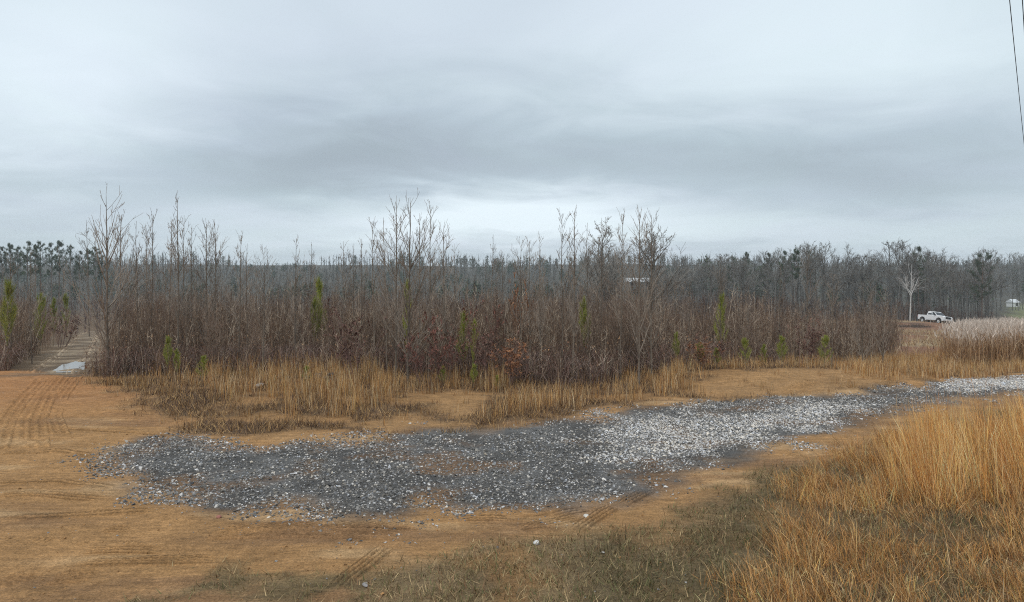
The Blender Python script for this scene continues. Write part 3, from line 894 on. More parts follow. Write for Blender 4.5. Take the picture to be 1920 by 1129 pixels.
# arching canes low down at the front
x, y = region(30000, 15.5, 24, 1.0)
k_ = (y - front_y(x) < 3.2); x, y = x[k_][:6500], y[k_][:6500]; n = len(x)
a = rng.uniform(0, 6.28, n); rr = rng.uniform(.25, .8, n); hh_ = rng.uniform(.25, .85, n); zb = terrain(x, y)
q = np.array([0, .33, .7, 1.0])
Pn = np.stack([x[:, None] + np.cos(a)[:, None] * rr[:, None] * q, y[:, None] + np.sin(a)[:, None] * rr[:, None] * q, zb[:, None] + hh_[:, None] * np.array([0, .8, 1.0, .72])], -1)
V, F = tubes(Pn, np.repeat(np.array([[.0055, .005, .004, .0025]]), n, 0))
acc.add(V, F, np.repeat(np.array([[.20, .11, .085], [.26, .19, .16], [.15, .10, .08]])[rng.integers(0, 3, n)], 12, 0))
# withered leaves caught in it
x, y = region(26000, 15.8, 24, 1.0)
x, y = x[:9000], y[:9000]; n = len(x)
V, F, per = blades(np.stack([x, y, terrain(x, y) + rng.random(n) ** 2 * 1.1], -1), rng.uniform(.04, .08, n), rng.uniform(.3, 2.2, n), rng.uniform(0, 6.28, n), rng.normal(0, .6, n), rng.uniform(.02, .04, n), 3, rng)
acc.add(V, F, tint_blades(rng, n, per, np.array([[.24, .12, .07], [.30, .17, .09], [.17, .09, .06], [.36, .22, .12]])))
tag(link('undergrowth', acc.mesh('undergrowth'), M_TWIG), 'dense brown leafless undergrowth between the saplings', 'undergrowth', kind='stuff')


# ------------------------------------------------------------------ trees
def spawn(Pp, Rp, idx, t, L, ang, up, k, rng, wob=.08, rmin=.003, rfac=.6, taper=.3):
    kk = Pp.shape[1] - 1
    f = np.clip(t, 0, .9999) * kk; i = f.astype(int); fr = (f - i)[:, None]
    a, b = Pp[idx, i], Pp[idx, i + 1]
    pos = a + (b - a) * fr; T = unit(b - a)
    r = Rp[idx, i] * (1 - fr[:, 0]) + Rp[idx, i + 1] * fr[:, 0]
    U, Q = frames(T); az_ = rng.uniform(0, 2 * pi, len(idx))[:, None]
    d = np.cos(ang)[:, None] * T + np.sin(ang)[:, None] * (np.cos(az_) * U + np.sin(az_) * Q)
    pts = [pos]
    for s in range(k - 1):
        d = unit(d + np.array([0, 0, 1.0]) * np.asarray(up).reshape(-1, 1) + rng.normal(0, wob, d.shape))
        pos = pos + d * (L / (k - 1))[:, None]; pts.append(pos)
    r0 = np.clip(np.minimum(r * rfac, L * .016 + rmin), rmin, None)
    tt = np.linspace(0, 1, k)[None]
    return np.stack(pts, 1), np.maximum(r0[:, None] * (1 - tt * (1 - taper)), rmin * .75)


def trunk_line(rng, H, r, k=9, wob=.012, lean=.02):
    t = np.linspace(0, 1, k)
    off = np.cumsum(rng.normal(0, wob * H / 3, (k, 2)), 0) * .6 + np.outer(t, rng.normal(0, lean, 2) * H)
    off -= off[0]
    return np.concatenate([off, (t * H)[:, None]], 1)[None], (r * (1 - t) ** .85 + .0045)[None]


def sapling_meshes(seed, H=4.5, dense=1.0, spread=1.0, low=.12, r=.028):
    rng = np.random.default_rng(seed)
    Pt, Rt = trunk_line(rng, H, r)
    nb = int(34 * dense)
    t = np.sort(low + (.985 - low) * rng.random(nb) ** .85)
    L = H * (.32 * (1 - t) ** .7 + .055) * rng.uniform(.55, 1.2, nb) * spread
    P1, R1 = spawn(Pt, Rt, np.zeros(nb, int), t, L, rng.uniform(.5, .85, nb), .13, 5, rng, .04, .0058)
    n2 = int(nb * 4); i2 = rng.choice(nb, n2, p=L / L.sum())
    P2, R2 = spawn(P1, R1, i2, rng.uniform(.2, .97, n2), L[i2] * rng.uniform(.2, .5, n2), rng.uniform(.35, .7, n2), .10, 3, rng, .05, .0048)
    n3 = int(n2 * .8); i3 = rng.integers(0, n2, n3)
    L2 = np.linalg.norm(P2[:, -1] - P2[:, 0], axis=1)
    P3, R3 = spawn(P2, R2, i3, rng.uniform(.2, .97, n3), L2[i3] * rng.uniform(.3, .6, n3), rng.uniform(.35, .7, n3), .08, 2, rng, .06, .0038)
    V, F = tubes(Pt, Rt, 6, True)
    c0 = np.array([.17, .135, .105])
    tm = Acc().add(V, F, c0).mesh('sapling_trunk', True)
    cr = Acc()
    for Pp, Rp, c in ((P1, R1, (.21, .17, .135)), (P2, R2, (.26, .21, .17)), (P3, R3, (.26, .205, .165))):
        V, F = tubes(Pp, Rp, 3); cr.add(V, F, c)
    return tm, cr.mesh('sapling_crown')


SAP = [sapling_meshes(200 + i, 4.5, [1.0, .7, 1.2, .8, .9, 1.1, .6, 1.0][i], [.95, .6, 1.2, .75, 1.0, .6, .55, 1.35][i], [.12, .35, .1, .3, .2, .25, .45, .08][i], [.030, .022, .034, .024, .03, .026, .02, .033][i]) for i in range(8)]


def bushy_meshes(seed, H=3.0, ns=5):
    """several thin stems from one stool, twiggy from low down"""
    rng = np.random.default_rng(seed)
    Ps, Rs = [], []
    for q in range(ns):
        h = H * rng.uniform(.55, 1.0); Pt, Rt = trunk_line(rng, h, rng.uniform(.009, .016), 8, .02, .16)
        Pt = Pt + np.array([rng.normal(0, .10), rng.normal(0, .10), 0]); Ps.append(Pt[0]); Rs.append(Rt[0])
    Pt, Rt = np.stack(Ps), np.stack(Rs)
    nb = 17 * ns; i1 = rng.integers(0, ns, nb); t = rng.uniform(.12, .97, nb)
    L = H * (.26 * (1 - t) ** .7 + .06) * rng.uniform(.5, 1.3, nb)
    P1, R1 = spawn(Pt, Rt, i1, t, L, rng.uniform(.45, 1.0, nb), .10, 4, rng, .10, .0038)
    n2 = nb * 5; i2 = rng.integers(0, nb, n2)
    P2, R2 = spawn(P1, R1, i2, rng.uniform(.15, .97, n2), L[i2] * rng.uniform(.25, .6, n2), rng.uniform(.4, 1.0, n2), .05, 3, rng, .12, .0034)
    V, F = tubes(Pt, Rt, 5, True)
    tm = Acc().add(V, F, (.16, .115, .085)).mesh('bushy_stems', True)
    cr = Acc()
    for Pp, Rp, c in ((P1, R1, (.17, .12, .088)), (P2, R2, (.215, .15, .112))):
        V, F = tubes(Pp, Rp, 3); cr.add(V, F, c)
    return tm, cr.mesh('bushy_crown')


SAP += [bushy_meshes(260 + i, 4.5 * .9, [4, 5, 6, 3, 5][i]) for i in range(5)]


def sapling(var, x, y, H, label, group, rz, wide=1.0, name='sapling'):
    s = H / 4.5
    t = thing(name, label, 'tree', (x, y, float(terrain(x, y)) - .03), rz, group, (s * wide, s * wide, s))
    link('trunk', SAP[var][0], M_BARK, t); link('crown', SAP[var][1], M_BARK, t)
    return t


PROM = [  # photo column, row of the tip, distance, shape, label
    (203, 366, 19.0, 2, 'tallest bare sapling beside the muddy track, broad ascending branches'),
    (168, 412, 56.0, 1, 'thin bare sapling just left of the tallest one by the track'),
    (222, 402, 20.5, 3, 'slim bare sapling just right of the tallest one by the track'),
    (260, 413, 22.0, 1, 'leftmost thin stem of the trio standing between two tall saplings'),
    (272, 418, 23.0, 6, 'short middle stem of the trio standing between two tall saplings'),
    (283, 401, 21.5, 3, 'tallest right-hand stem of the trio standing between two tall saplings'),
    (316, 404, 22.0, 1, 'slender pole-like sapling touching the left of the second tall sapling'),
    (332, 369, 20.0, 5, 'second tall sapling from the left with dense upright twigs'),
    (346, 402, 22.5, 6, 'slender pole-like sapling touching the right of the second tall sapling'),
    (361, 421, 22.0, 6, 'bare pole sapling a little right of the second tall sapling'),
    (386, 419, 21.0, 0, 'left sapling of a close pair with feathery twigs'),
    (404, 426, 21.5, 4, 'right sapling of a close pair with feathery twigs'),
    (447, 441, 20.0, 3, 'lone short sapling left of centre with bent side shoots'),
    (463, 455, 20.5, 1, 'low thin sapling behind the golden grass clump'),
    (494, 470, 19.0, 4, 'low forked sapling over the golden grass'),
    (553, 446, 21.0, 5, 'slim sapling rising left of the yellow-green pine'),
    (578, 452, 23.0, 1, 'thin sapling rising above the yellow-green pine'),
    (644, 451, 22.0, 6, 'leftmost of three thin poles against the far ridge'),
    (662, 455, 24.0, 1, 'middle one of three thin poles against the far ridge'),
    (676, 446, 22.0, 6, 'rightmost of three thin poles against the far ridge'),
    (702, 416, 20.0, 3, 'sapling with an open fork at the left of the central cluster'),
    (727, 406, 19.5, 1, 'thin sapling second from the left in the central cluster'),
    (742, 379, 18.0, 0, 'left one of the two tallest saplings at the centre'),
    (765, 378, 17.5, 2, 'right one of the two tallest saplings at the centre, wide branches'),
    (785, 398, 20.0, 6, 'thin sapling close behind the two tallest central ones'),
    (803, 386, 18.5, 3, 'sapling with sparse candelabra tip right of the central pair'),
    (832, 421, 20.0, 0, 'drooping-twigged sapling at the right of the central cluster'),
    (853, 456, 22.0, 6, 'small sapling at the foot of the central cluster'),
    (918, 438, 21.0, 1, 'isolated thin pole before the pale ridge near the middle'),
    (975, 456, 20.0, 4, 'leftmost of three middling saplings right of the isolated pole'),
    (992, 451, 19.0, 3, 'middle one of three middling saplings right of the isolated pole'),
    (1015, 441, 18.5, 5, 'rightmost of three middling saplings right of the isolated pole'),
    (1053, 401, 18.0, 3, 'left sapling of the tall pair right of centre'),
    (1073, 394, 17.5, 5, 'right and taller sapling of the tall pair right of centre'),
    (1103, 416, 19.0, 1, 'thin dark sapling before the first round-crowned tree'),
    (1130, 415, 20.0, 6, 'pole sapling overlapping the top of the first round-crowned tree'),
    (1162, 401, 18.0, 3, 'sapling with an open fork between the two round-crowned trees'),
    (1198, 396, 17.0, 0, 'big dark-trunked sapling before the second round-crowned tree'),
    (1222, 401, 18.5, 0, 'upswept sapling overlapping the second round-crowned tree'),
    (1352, 492, 24.0, 4, 'pale sapling before the dark wood right of the round crowns'),
    (1462, 500, 22.0, 5, 'greyish sapling above the small roadside pines'),
    (1514, 472, 24.0, 0, 'tall pale sapling standing out before the dark pines'),
    (1560, 520, 21.0, 4, 'bushy low sapling left of the thicket end'),
    (1616, 530, 21.0, 2, 'bushy dark sapling at the end of the thicket near the pickup'),
    (1655, 548, 21.5, 7, 'last wide low sapling at the edge of the red slope'),
    (60, 468, 24.0, 5, 'bare sapling left of the track before the far pines'),
    (115, 478, 42.0, 1, 'slender sapling over the small pines beside the track'),
    (20, 480, 22.0, 0, 'bare sapling at the far left picture edge'),
]
rng = np.random.default_rng(12)
count = 0
for px, ty, d, v, lab in PROM:
    xx = (px - 960) / FPX * d
    H = EYE + (HOR - ty) / FPX * d - float(terrain(xx, d))
    sapling(v, xx, d, H, lab, 'saplings that stand out of the thicket', rng.uniform(0, 6.28), {2: .95, 7: 1.0}.get(v, .85)); count += 1
tries = 0
while count < 300 and tries < 20000:
    tries += 1
    d = 16.0 + 34 * rng.random() ** 1.7
    px = rng.uniform(-20, 1700); xx = (px - 960) / FPX * d
    if not in_thicket(np.array([xx]), np.array([d]))[0]:
        continue
    env = np.interp(px, [0, 150, 500, 640, 900, 1000, 1250, 1400, 1700], [520, 500, 515, 505, 520, 500, 500, 535, 565])
    ty = env + rng.normal(18, 24)
    H = EYE + (HOR - ty) / FPX * d - float(terrain(xx, d))
    if H < 1.3: continue
    lab = ('lower bare sapling in the front rows of the brown thicket, below the skyline' if d < 24 else 'bare sapling deep inside the brown thicket, half hidden by front stems')
    sapling(int(rng.integers(8, 13)) if rng.random() < .72 else int(rng.choice([1, 3, 4, 6])), xx, d, H, lab, 'front saplings of the thicket' if d < 24 else 'saplings deep in the thicket', rng.uniform(0, 6.28), rng.uniform(.75, 1.2)); count += 1


def bare_tree(seed, H=14.0, r=.17, clear=.35, spread=1.0, tone=(.13, .115, .10), tip=(.19, .165, .15), up=.10, dens=1.0, rm=.014, limbs=13):
    rng = np.random.default_rng(seed)
    Pt, Rt = trunk_line(rng, H * .93, r, 9, .010, .03); Rt = Rt + .012
    nb = int(limbs * dens)
    t = clear + (.97 - clear) * rng.random(nb)
    L = H * (.40 * (1 - (t - clear) / (1 - clear) * .72)) * rng.uniform(.6, 1.1, nb) * spread
    P1, R1 = spawn(Pt, Rt, np.zeros(nb, int), t, L, rng.uniform(.45, .95, nb), up, 6, rng, .10, .03, .7, .3)
    n2 = nb * 8; i2 = rng.choice(nb, n2, p=L / L.sum())
    P2, R2 = spawn(P1, R1, i2, rng.uniform(.2, 1, n2), L[i2] * rng.uniform(.22, .5, n2), rng.uniform(.4, .9, n2), .08, 4, rng, .12, .018, .7, .3)
    L2 = np.linalg.norm(P2[:, -1] - P2[:, 0], axis=1)
    n3 = n2 * 6; i3 = rng.integers(0, n2, n3)
    P3, R3 = spawn(P2, R2, i3, rng.uniform(.15, 1, n3), L2[i3] * rng.uniform(.3, .6, n3), rng.uniform(.4, .9, n3), .06, 2, rng, .12, rm, .7, .4)
    V, F = tubes(Pt, Rt, 6, True)
    tr = Acc().add(V, F, tone).mesh('tree_trunk', True)
    cr = Acc()
    for Pp, Rp, c in ((P1, R1, tone), (P2, R2, tip), (P3, R3, tip)):
        V, F = tubes(Pp, Rp, 3); cr.add(V, F, c)
    return tr, cr.mesh('tree_crown')


def pine_tree(seed, H=15.0, clear=.5, rad=2.2, tone=(.055, .085, .045)):
    rng = np.random.default_rng(seed)
    Pt, Rt = trunk_line(rng, H, .17, 8, .008, .02); Rt = Rt + .02
    nb = 26
    t = clear + (.98 - clear) * rng.random(nb)
    L = rad * np.sin(np.clip((t - clear) / (1 - clear) * .8 + .22, 0, 1) * pi) ** .7 * rng.uniform(.6, 1.15, nb) + .25
    P1, R1 = spawn(Pt, Rt, np.zeros(nb, int), t, L, rng.uniform(.9, 1.35, nb), .10, 4, rng, .08, .025, .5)
    V, F = tubes(Pt, Rt, 6, True)
    tr = Acc().add(V, F, (.14, .105, .085)).mesh('pine_trunk', True)
    cr = Acc(); V, F = tubes(P1, R1, 3); cr.add(V, F, (.12, .09, .07))
    nc = nb * 9; i = rng.integers(0, nb, nc); f = rng.uniform(.35, 1, nc); k = f * 2.999; i0 = k.astype(int)
    c0 = P1[i, i0] + (P1[i, i0 + 1] - P1[i, i0]) * (k - i0)[:, None] + rng.normal(0, .13, (nc, 3))
    nn = 26; A = np.repeat(c0, nn, 0) + rng.normal(0, .10, (nc * nn, 3)); D = unit(rng.normal(0, 1, (nc * nn, 3)) + np.array([0, 0, .5]))
    V, F = cones(A, A + D * rng.uniform(.2, .42, (nc * nn, 1)), .016)
    cc = np.repeat(np.array(tone) * rng.normal(1, .22, (nc, 1)).clip(.5, 1.6), nn * 4, 0); cr.add(V, F, cc)
    return tr, cr.mesh('pine_crown')


TREES = [bare_tree(400 + i, 14, [.15, .19, .13, .21, .16, .14][i], [.32, .4, .5, .3, .45, .38][i], [1, 1.05, .7, 1.2, .85, .9][i],
                   [(.11, .105, .095), (.095, .09, .08), (.145, .14, .13), (.115, .105, .095), (.09, .088, .08), (.135, .13, .12)][i], (.17, .16, .145)) for i in range(6)]
ROUND = [bare_tree(430 + i, 12, .22, .14, 1.25, (.15, .14, .12), (.24, .22, .195), .13, 1.9, .017, 20) for i in range(2)]
PINES = [pine_tree(450 + i, 15, [.5, .55, .45, .3][i], [2.0, 1.8, 2.4, 2.8][i]) for i in range(4)]
WHITE_TREE = bare_tree(473, 14, .17, .38, 1.15, (.60, .58, .55), (.40, .38, .36), .20, .55, .014, 11)


def tree(pair, name, label, px, ty, d, rz, group=None, H0=14.0, wide=1.0, cat='tree', base=None):
    xx = (px - 960) / FPX * d; zb = float(terrain(xx, d)) - .1
    H = EYE + (HOR - ty) / FPX * d - zb; s = H / H0
    t = thing(name, label, cat, (xx, d, zb), rz, group, (s * wide, s * wide, s))
    link('trunk', pair[0], M_BARK, t); link('crown', pair[1], M_BARK if 'pine' not in name and 'evergreen' not in name else M_NEEDLE, t)
    return t


tree(ROUND[0], 'round_crowned_tree', 'first broad round-crowned bare tree rising behind the thicket right of centre', 1136, 424, 92, .4, 'round-crowned trees', 12, 1.15)
tree(ROUND[1], 'round_crowned_tree', 'second round-crowned bare tree with upswept grey limbs, right of the first', 1224, 436, 84, 2.0, 'round-crowned trees', 12, 1.2)
tree(WHITE_TREE, 'white_barked_tree', 'white-barked forked bare tree standing out before the dark wood by the pickup', 1706, 487, 124, 1.0, None, 14, 1.0)
rng = np.random.default_rng(14)
i = 0
for px in np.linspace(1275, 1945, 72):
    px = px + rng.normal(0, 9); row = i % 3; i += 1
    d = [128, 142, 158][row] + rng.normal(0, 4)
    env = np.interp(px, [1275, 1330, 1400, 1560, 1650, 1780, 1870, 1950], [488, 480, 470, 468, 460, 468, 475, 482])
    if px > 1872: d += 175; ty += 6
    ty = env + 9 * math.sin(px / 31.0) + 6 * math.sin(px / 13.0 + 1) + rng.normal(1, 8) + (2 - row) * 4
    v = int(rng.integers(0, 6))
    tree(TREES[v], 'woodland_tree', 'grey leafless tree in the dark wood beyond the pickup and red slope', px, ty, d, rng.uniform(0, 6.28), 'leafless trees of the wood on the right', 14, rng.uniform(.9, 1.4))
for px, ty, d, v, lab in [(1840, 461, 126, 3, 'big dark evergreen at the wood edge beyond the reeds'), (1722, 462, 138, 0, 'evergreen top showing just right above the white-barked tree'),
                          (1470, 470, 140, 0, 'first dark evergreen at the left end of the wood'), (1492, 468, 138, 1, 'second dark evergreen at the left end of the wood'),
                          (1520, 470, 142, 2, 'dark evergreen behind the tall pale sapling'), (1400, 474, 150, 1, 'evergreen above the pale sapling at the start of the wood'),
                          (1440, 474, 148, 0, 'evergreen between the pale sapling and the end of the wood'), (1375, 480, 152, 2, 'leftmost evergreen of the wood')]:
    tree(PINES[v], 'evergreen_tree', lab, px, ty, d, rng.uniform(0, 6.28), 'evergreens in the wood on the right', 15, {3: .8}.get(v, .75))
ORD = 'first second third fourth fifth sixth seventh eighth ninth tenth eleventh twelfth thirteenth'.split()
for j, (px, ty) in enumerate([(4, 462), (18, 458), (34, 462), (52, 452), (66, 460), (76, 452), (97, 455), (111, 453), (131, 459), (150, 470), (165, 468), (178, 462), (190, 470)]):
    d = 165 + rng.normal(0, 10)
    tree(PINES[j % 3], 'pine_tree', ORD[j] + ' pine from the left in the bare-trunked row on the left horizon', px, ty, d, rng.uniform(0, 6.28), 'row of pines on the left horizon', 15, .72)

# the woods beyond, too far to count: one mass
rng = np.random.default_rng(15)
acc = Acc()
def mass(n, xs, ys, H, ever, tw, tone, nb=26):
    x, y = xs, ys; zb = terrain(x, y)
    h = H * rng.uniform(.7, 1.1, len(x)) * (.62 + .72 * fbm(x / 22, y / 40, 83, 3)); k = np.arange(len(x))
    b = np.stack([x, y, zb], -1); tp = b + np.stack([rng.normal(0, .3, len(x)), rng.normal(0, .3, len(x)), h * .80], -1)
    tn = np.array(tone) * rng.normal(1, .22, (len(x), 1)).clip(.5, 1.7)
    V, F = cones(b, tp, .14 * rng.uniform(.7, 1.4, len(x))); acc.add(V, F, np.repeat(tn * 1.15, 4, 0))
    i = np.repeat(k, nb); f = rng.uniform(.35, .99, len(i))[:, None]
    st = b[i] + (tp - b)[i] * f
    a = rng.uniform(0, 6.28, len(i)); e = np.abs(rng.normal(0, .62, len(i))); L = h[i] * .26 * (1.3 - .35 * f[:, 0]) * rng.uniform(.45, 1.05, len(i))
    en = st + np.stack([np.cos(a) * np.sin(e), np.sin(a) * np.sin(e), np.cos(e)], -1) * L[:, None]
    V, F = cones(st, en, tw); acc.add(V, F, np.repeat(tn[i], 4, 0))
    q = np.where(rng.random(len(x)) < ever)[0]
    if len(q):
        nn = 90; i = np.repeat(q, nn); f = rng.uniform(.5, 1.02, len(i))[:, None]
        c = b[i] + (tp - b)[i] * f + rng.normal(0, 1, (len(i), 3)) * np.array([1.7, 1.7, .6]) * (1.2 - f)
        dd = unit(rng.normal(0, 1, c.shape)); V, F = cones(c, c + dd * rng.uniform(.5, 1.0, (len(i), 1)), .20)
        acc.add(V, F, np.repeat(np.array([.06, .085, .05]) * rng.normal(1, .2, (len(i), 1)).clip(.5, 1.6), 4, 0))
n = 520; y = rng.uniform(160, 235, n); x = y * rng.uniform(.22, .80, n); k_ = (x / y < .70) | (y > 205); x, y = x[k_], y[k_]
mass(0, x, y, 12.5, .10, .05, (.10, .095, .085))
n = 2600; y = rng.uniform(320, 470, n); x = y * rng.uniform(-.80, .80, n)
mass(0, x, y, 12.8 * (1 - .45 * np.exp(-((x / y + .34) / .07) ** 2)), .10, .13, (.105, .10, .085), 13)
n = 500; y = rng.uniform(190, 300, n); x = y * rng.uniform(-.80, .25, n)
mass(0, x, y, 10, .12, .08, (.10, .095, .08), 22)
n = 900; y = rng.uniform(80, 180, n); x = y * rng.uniform(-.80, .40, n)
mass(0, x, y, 4.6, .0, .04, (.125, .09, .075), 24)
n = 330; y = rng.uniform(123, 134, n); x = y * rng.uniform(.22, .70, n)
mass(0, x, y, 4.2, .0, .035, (.105, .078, .066), 22)
tag(link('far_woods', acc.mesh('far_woods'), M_TWIG), 'hazy grey-brown woods covering the far slopes and ridge', 'woods', kind='stuff')


# ------------------------------------------------------------------ young pines
def young_pine(seed, H=1.5, dens=1.0):
    rng = np.random.default_rng(seed)
    Pt, Rt = trunk_line(rng, H, .016, 6, .008, .03)
    nb = 26; t = rng.uniform(.22, .96, nb); L = (.62 * (1 - t) ** .8 + .10) * rng.uniform(.6, 1.1, nb) * H / 1.5
    P1, R1 = spawn(Pt, Rt, np.zeros(nb, int), t, L, rng.uniform(.7, 1.1, nb), .18, 4, rng, .06, .004)
    V, F = tubes(Pt, Rt, 5, True); tr = Acc().add(V, F, (.20, .15, .10)).mesh('young_pine_stem', True)
    cr = Acc(); V, F = tubes(P1, R1, 3); cr.add(V, F, (.20, .16, .09))
    nn = int(1900 * dens); i = rng.integers(0, nb, nn); f = rng.random(nn) ** .6 * 2.999; i0 = f.astype(int)
    c0 = P1[i, i0] + (P1[i, i0 + 1] - P1[i, i0]) * (f - i0)[:, None]; T = unit(P1[i, 3] - P1[i, 0])
    D = unit(T * .9 + rng.normal(0, .55, c0.shape) + np.array([0, 0, .25]))
    V, F = cones(c0, c0 + D * rng.uniform(.10, .19, (nn, 1)), .0035)
    cr.add(V, F, np.repeat(np.array([[.29, .29, .05], [.21, .235, .05], [.36, .33, .07], [.15, .18, .045]])[rng.integers(0, 4, nn)], 4, 0))
    tf = 400; c0 = Pt[0, -1] - np.array([0, 0, 1]) * rng.uniform(0, .3, (tf, 1)); D = unit(rng.normal(0, .5, (tf, 3)) + np.array([0, 0, 1]))
    V, F = cones(c0, c0 + D * rng.uniform(.10, .18, (tf, 1)), .0035); cr.add(V, F, (.28, .32, .05))
    return tr, cr.mesh('young_pine_crown')


YP = [young_pine(500 + i) for i in range(4)]
for px, ty, by, d, v, lab in [
        (14, 530, 615, 21.5, 0, 'tallest young pine at the left picture edge'),
        (75, 555, 612, 29.0, 1, 'broad yellow-green young pine left of the muddy track'),
        (124, 553, 590, 41.0, 2, 'small young pine near the top of the muddy track'),
        (100, 560, 600, 38.0, 3, 'young pine behind the broad one beside the track'),
        (314, 630, 680, 18.6, 0, 'slim young pine low in the thicket by the left grass'),
        (333, 652, 690, 18.4, 3, 'tiny pine right beside the slim low one'),
        (380, 665, 715, 17.6, 1, 'yellow-green pine seedling within the golden grass'),
        (574, 683, 722, 16.8, 2, 'rounded lime-green pine seedling beside the dark rubble'),
        (600, 526, 600, 24.0, 0, 'tall yellowish young pine deep in the thicket left of centre'),
        (592, 560, 610, 23.6, 3, 'lower bushy pine close under the tall yellowish one'),
        (868, 586, 640, 18.5, 1, 'left one of two young pines beside the red-leaved bush'),
        (888, 600, 645, 18.0, 2, 'right one of two young pines beside the red-leaved bush'),
        (830, 682, 715, 17.0, 3, 'small green seedling left of the grass near the grey log'),
        (888, 680, 725, 16.8, 0, 'upright lime seedling in the grass right of the grey log'),
        (932, 700, 728, 16.6, 1, 'smallest seedling at the sandy gap by the grass'),
        (763, 530, 585, 19.5, 2, 'dull green pine hidden behind the central saplings'),
        (1097, 560, 620, 20.0, 3, 'dull green pine behind the tall pair of saplings'),
        (1268, 622, 660, 20.0, 0, 'faint pine in the thicket right of the big dark sapling'),
        (1314, 640, 690, 19.0, 3, 'young pine left of the russet bush'),
        (1344, 650, 690, 19.0, 1, 'small pine right of the russet bush'),
        (1398, 632, 680, 20.0, 2, 'first bright pine along the right thicket edge'),
        (1432, 643, 680, 20.2, 3, 'second and smallest pine along the right thicket edge'),
        (1466, 629, 682, 20.2, 0, 'third bright pine along the right thicket edge, pointed tip'),
        (1546, 628, 680, 20.6, 2, 'fourth bright pine along the right thicket edge, nearest the slope'),
        (1352, 555, 610, 24.0, 1, 'dull green pine in the mid thicket before the wood')]:
    xx = (px - 960) / FPX * d; zb = float(terrain(xx, d)); H = EYE + (HOR - ty) / FPX * d - zb - .05
    H = max(H, .3); vis = (by - ty) / FPX * d
    s = H / 1.5; wd = np.clip(max(vis, .4) * .62, .22, s * 1.1)
    t = thing('young_pine', lab, 'pine', (xx, d, zb - .02), rng.uniform(0, 6), 'young pines in the thicket', (wd, wd, s))
    link('trunk', YP[v][0], M_BARK, t); link('crown', YP[v][1], M_NEEDLE, t)


# ------------------------------------------------------------------ leafy bushes
def leafy(seed, pal, nl=900, H=1.6):
    rng = np.random.default_rng(seed)
    ns = 9; a = rng.uniform(0, 6.28, ns)
    base = np.stack([np.cos(a) * .12, np.sin(a) * .12, np.zeros(ns)], -1); d = np.stack([np.cos(a) * .35, np.sin(a) * .35, np.ones(ns)], -1) * H * rng.uniform(.6, 1, (ns, 1))
    P1 = base[:, None] + d[:, None] * np.linspace(0, 1, 5)[None, :, None] + np.cumsum(rng.normal(0, .03, (ns, 5, 3)), 1); R1 = np.repeat(np.linspace(.012, .004, 5)[None], ns, 0)
    n2 = 90; i2 = rng.integers(0, ns, n2)
    P2, R2 = spawn(P1, R1, i2, rng.uniform(.3, 1, n2), rng.uniform(.15, .5, n2), rng.uniform(.4, 1.0, n2), .08, 3, rng, .12, .003)
    st = Acc()
    for Pp, Rp in ((P1, R1), (P2, R2)):
        V, F = tubes(Pp, Rp, 3); st.add(V, F, (.18, .11, .09))
    i = rng.integers(0, n2, nl); f = rng.random(nl)[:, None]
    pos = P2[i, 1] * (1 - f) + P2[i, 2] * f
    V, F, per = blades(pos, rng.uniform(.06, .12, nl), rng.uniform(.6, 2.6, nl), rng.uniform(0, 6.28, nl), rng.normal(.3, .5, nl), rng.uniform(.03, .055, nl), 3, rng)
    lf = Acc().add(V, F, tint_blades(rng, nl, per, np.array(pal)))
    return st.mesh('bush_stems'), lf.mesh('bush_leaves')


RED = leafy(600, [[.16, .065, .048], [.13, .055, .042], [.20, .085, .058]], 460)
MAR = leafy(601, [[.12, .062, .05], [.15, .078, .058], [.19, .11, .08]], 520)
RUS = leafy(602, [[.30, .13, .06], [.24, .10, .05], [.36, .18, .09]])
for px, ty, d, b, wd, lab in [(672, 585, 17.6, MAR, 1.1, 'dark maroon-leaved bush left of the centre in the thicket'), (835, 582, 17.8, RED, 1.0, 'deep red-leaved bush at the middle of the thicket'),
                              (800, 625, 17.2, RED, .9, 'low red bush left of the deep red one'), (905, 570, 19.0, RED, .8, 'red-leaved bush behind the two young pines'),
                              (925, 612, 17.4, MAR, 1.0, 'brown-leaved bush right of the two young pines'), (950, 640, 17.2, RUS, .9, 'russet low bush above the sandy gap'),
                              (1325, 640, 19.0, RUS, .9, 'russet-leaved bush in the grass at the right thicket edge'), (1338, 632, 19.6, MAR, .8, 'maroon bush behind the russet one at the right edge'),
                              (116, 585, 37.0, MAR, 1.5, 'dark maroon bush beside the top of the muddy track'), (980, 530, 22.0, RUS, .7, 'rusty leaves high up among the stems right of centre'),
                              (1500, 600, 21.5, MAR, 1.0, 'purple-brown bush behind the right-hand pines')]:
    xx = (px - 960) / FPX * d; zb = float(terrain(xx, d)); H = EYE + (HOR - ty) / FPX * d - zb; s = H / 1.6
    t = thing('leafy_bush', lab, 'bush', (xx, d, zb - .02), rng.uniform(0, 6), 'bushes that keep their dead leaves', (wd * .9, wd * .9, s))
    link('stems', b[0], M_TWIG, t); link('leaves', b[1], M_LEAF, t)

# grey log leaning in the thicket edge
a, b = P(848, 690, .55), P(872, 706, .08); rng = np.random.default_rng(4)
Pl = np.linspace(0, 1, 7)[:, None] * (b - a) + a + rng.normal(0, .012, (7, 3)); Rl = np.linspace(.03, .05, 7)
V, F = tubes(Pl[None], Rl[None], 8, True)
tag(link('fallen_log', Acc().add(V, F, (.30, .28, .26)).mesh('fallen_log', True), M_BARK), 'weathered grey log leaning out of the brush by green seedlings', 'log')

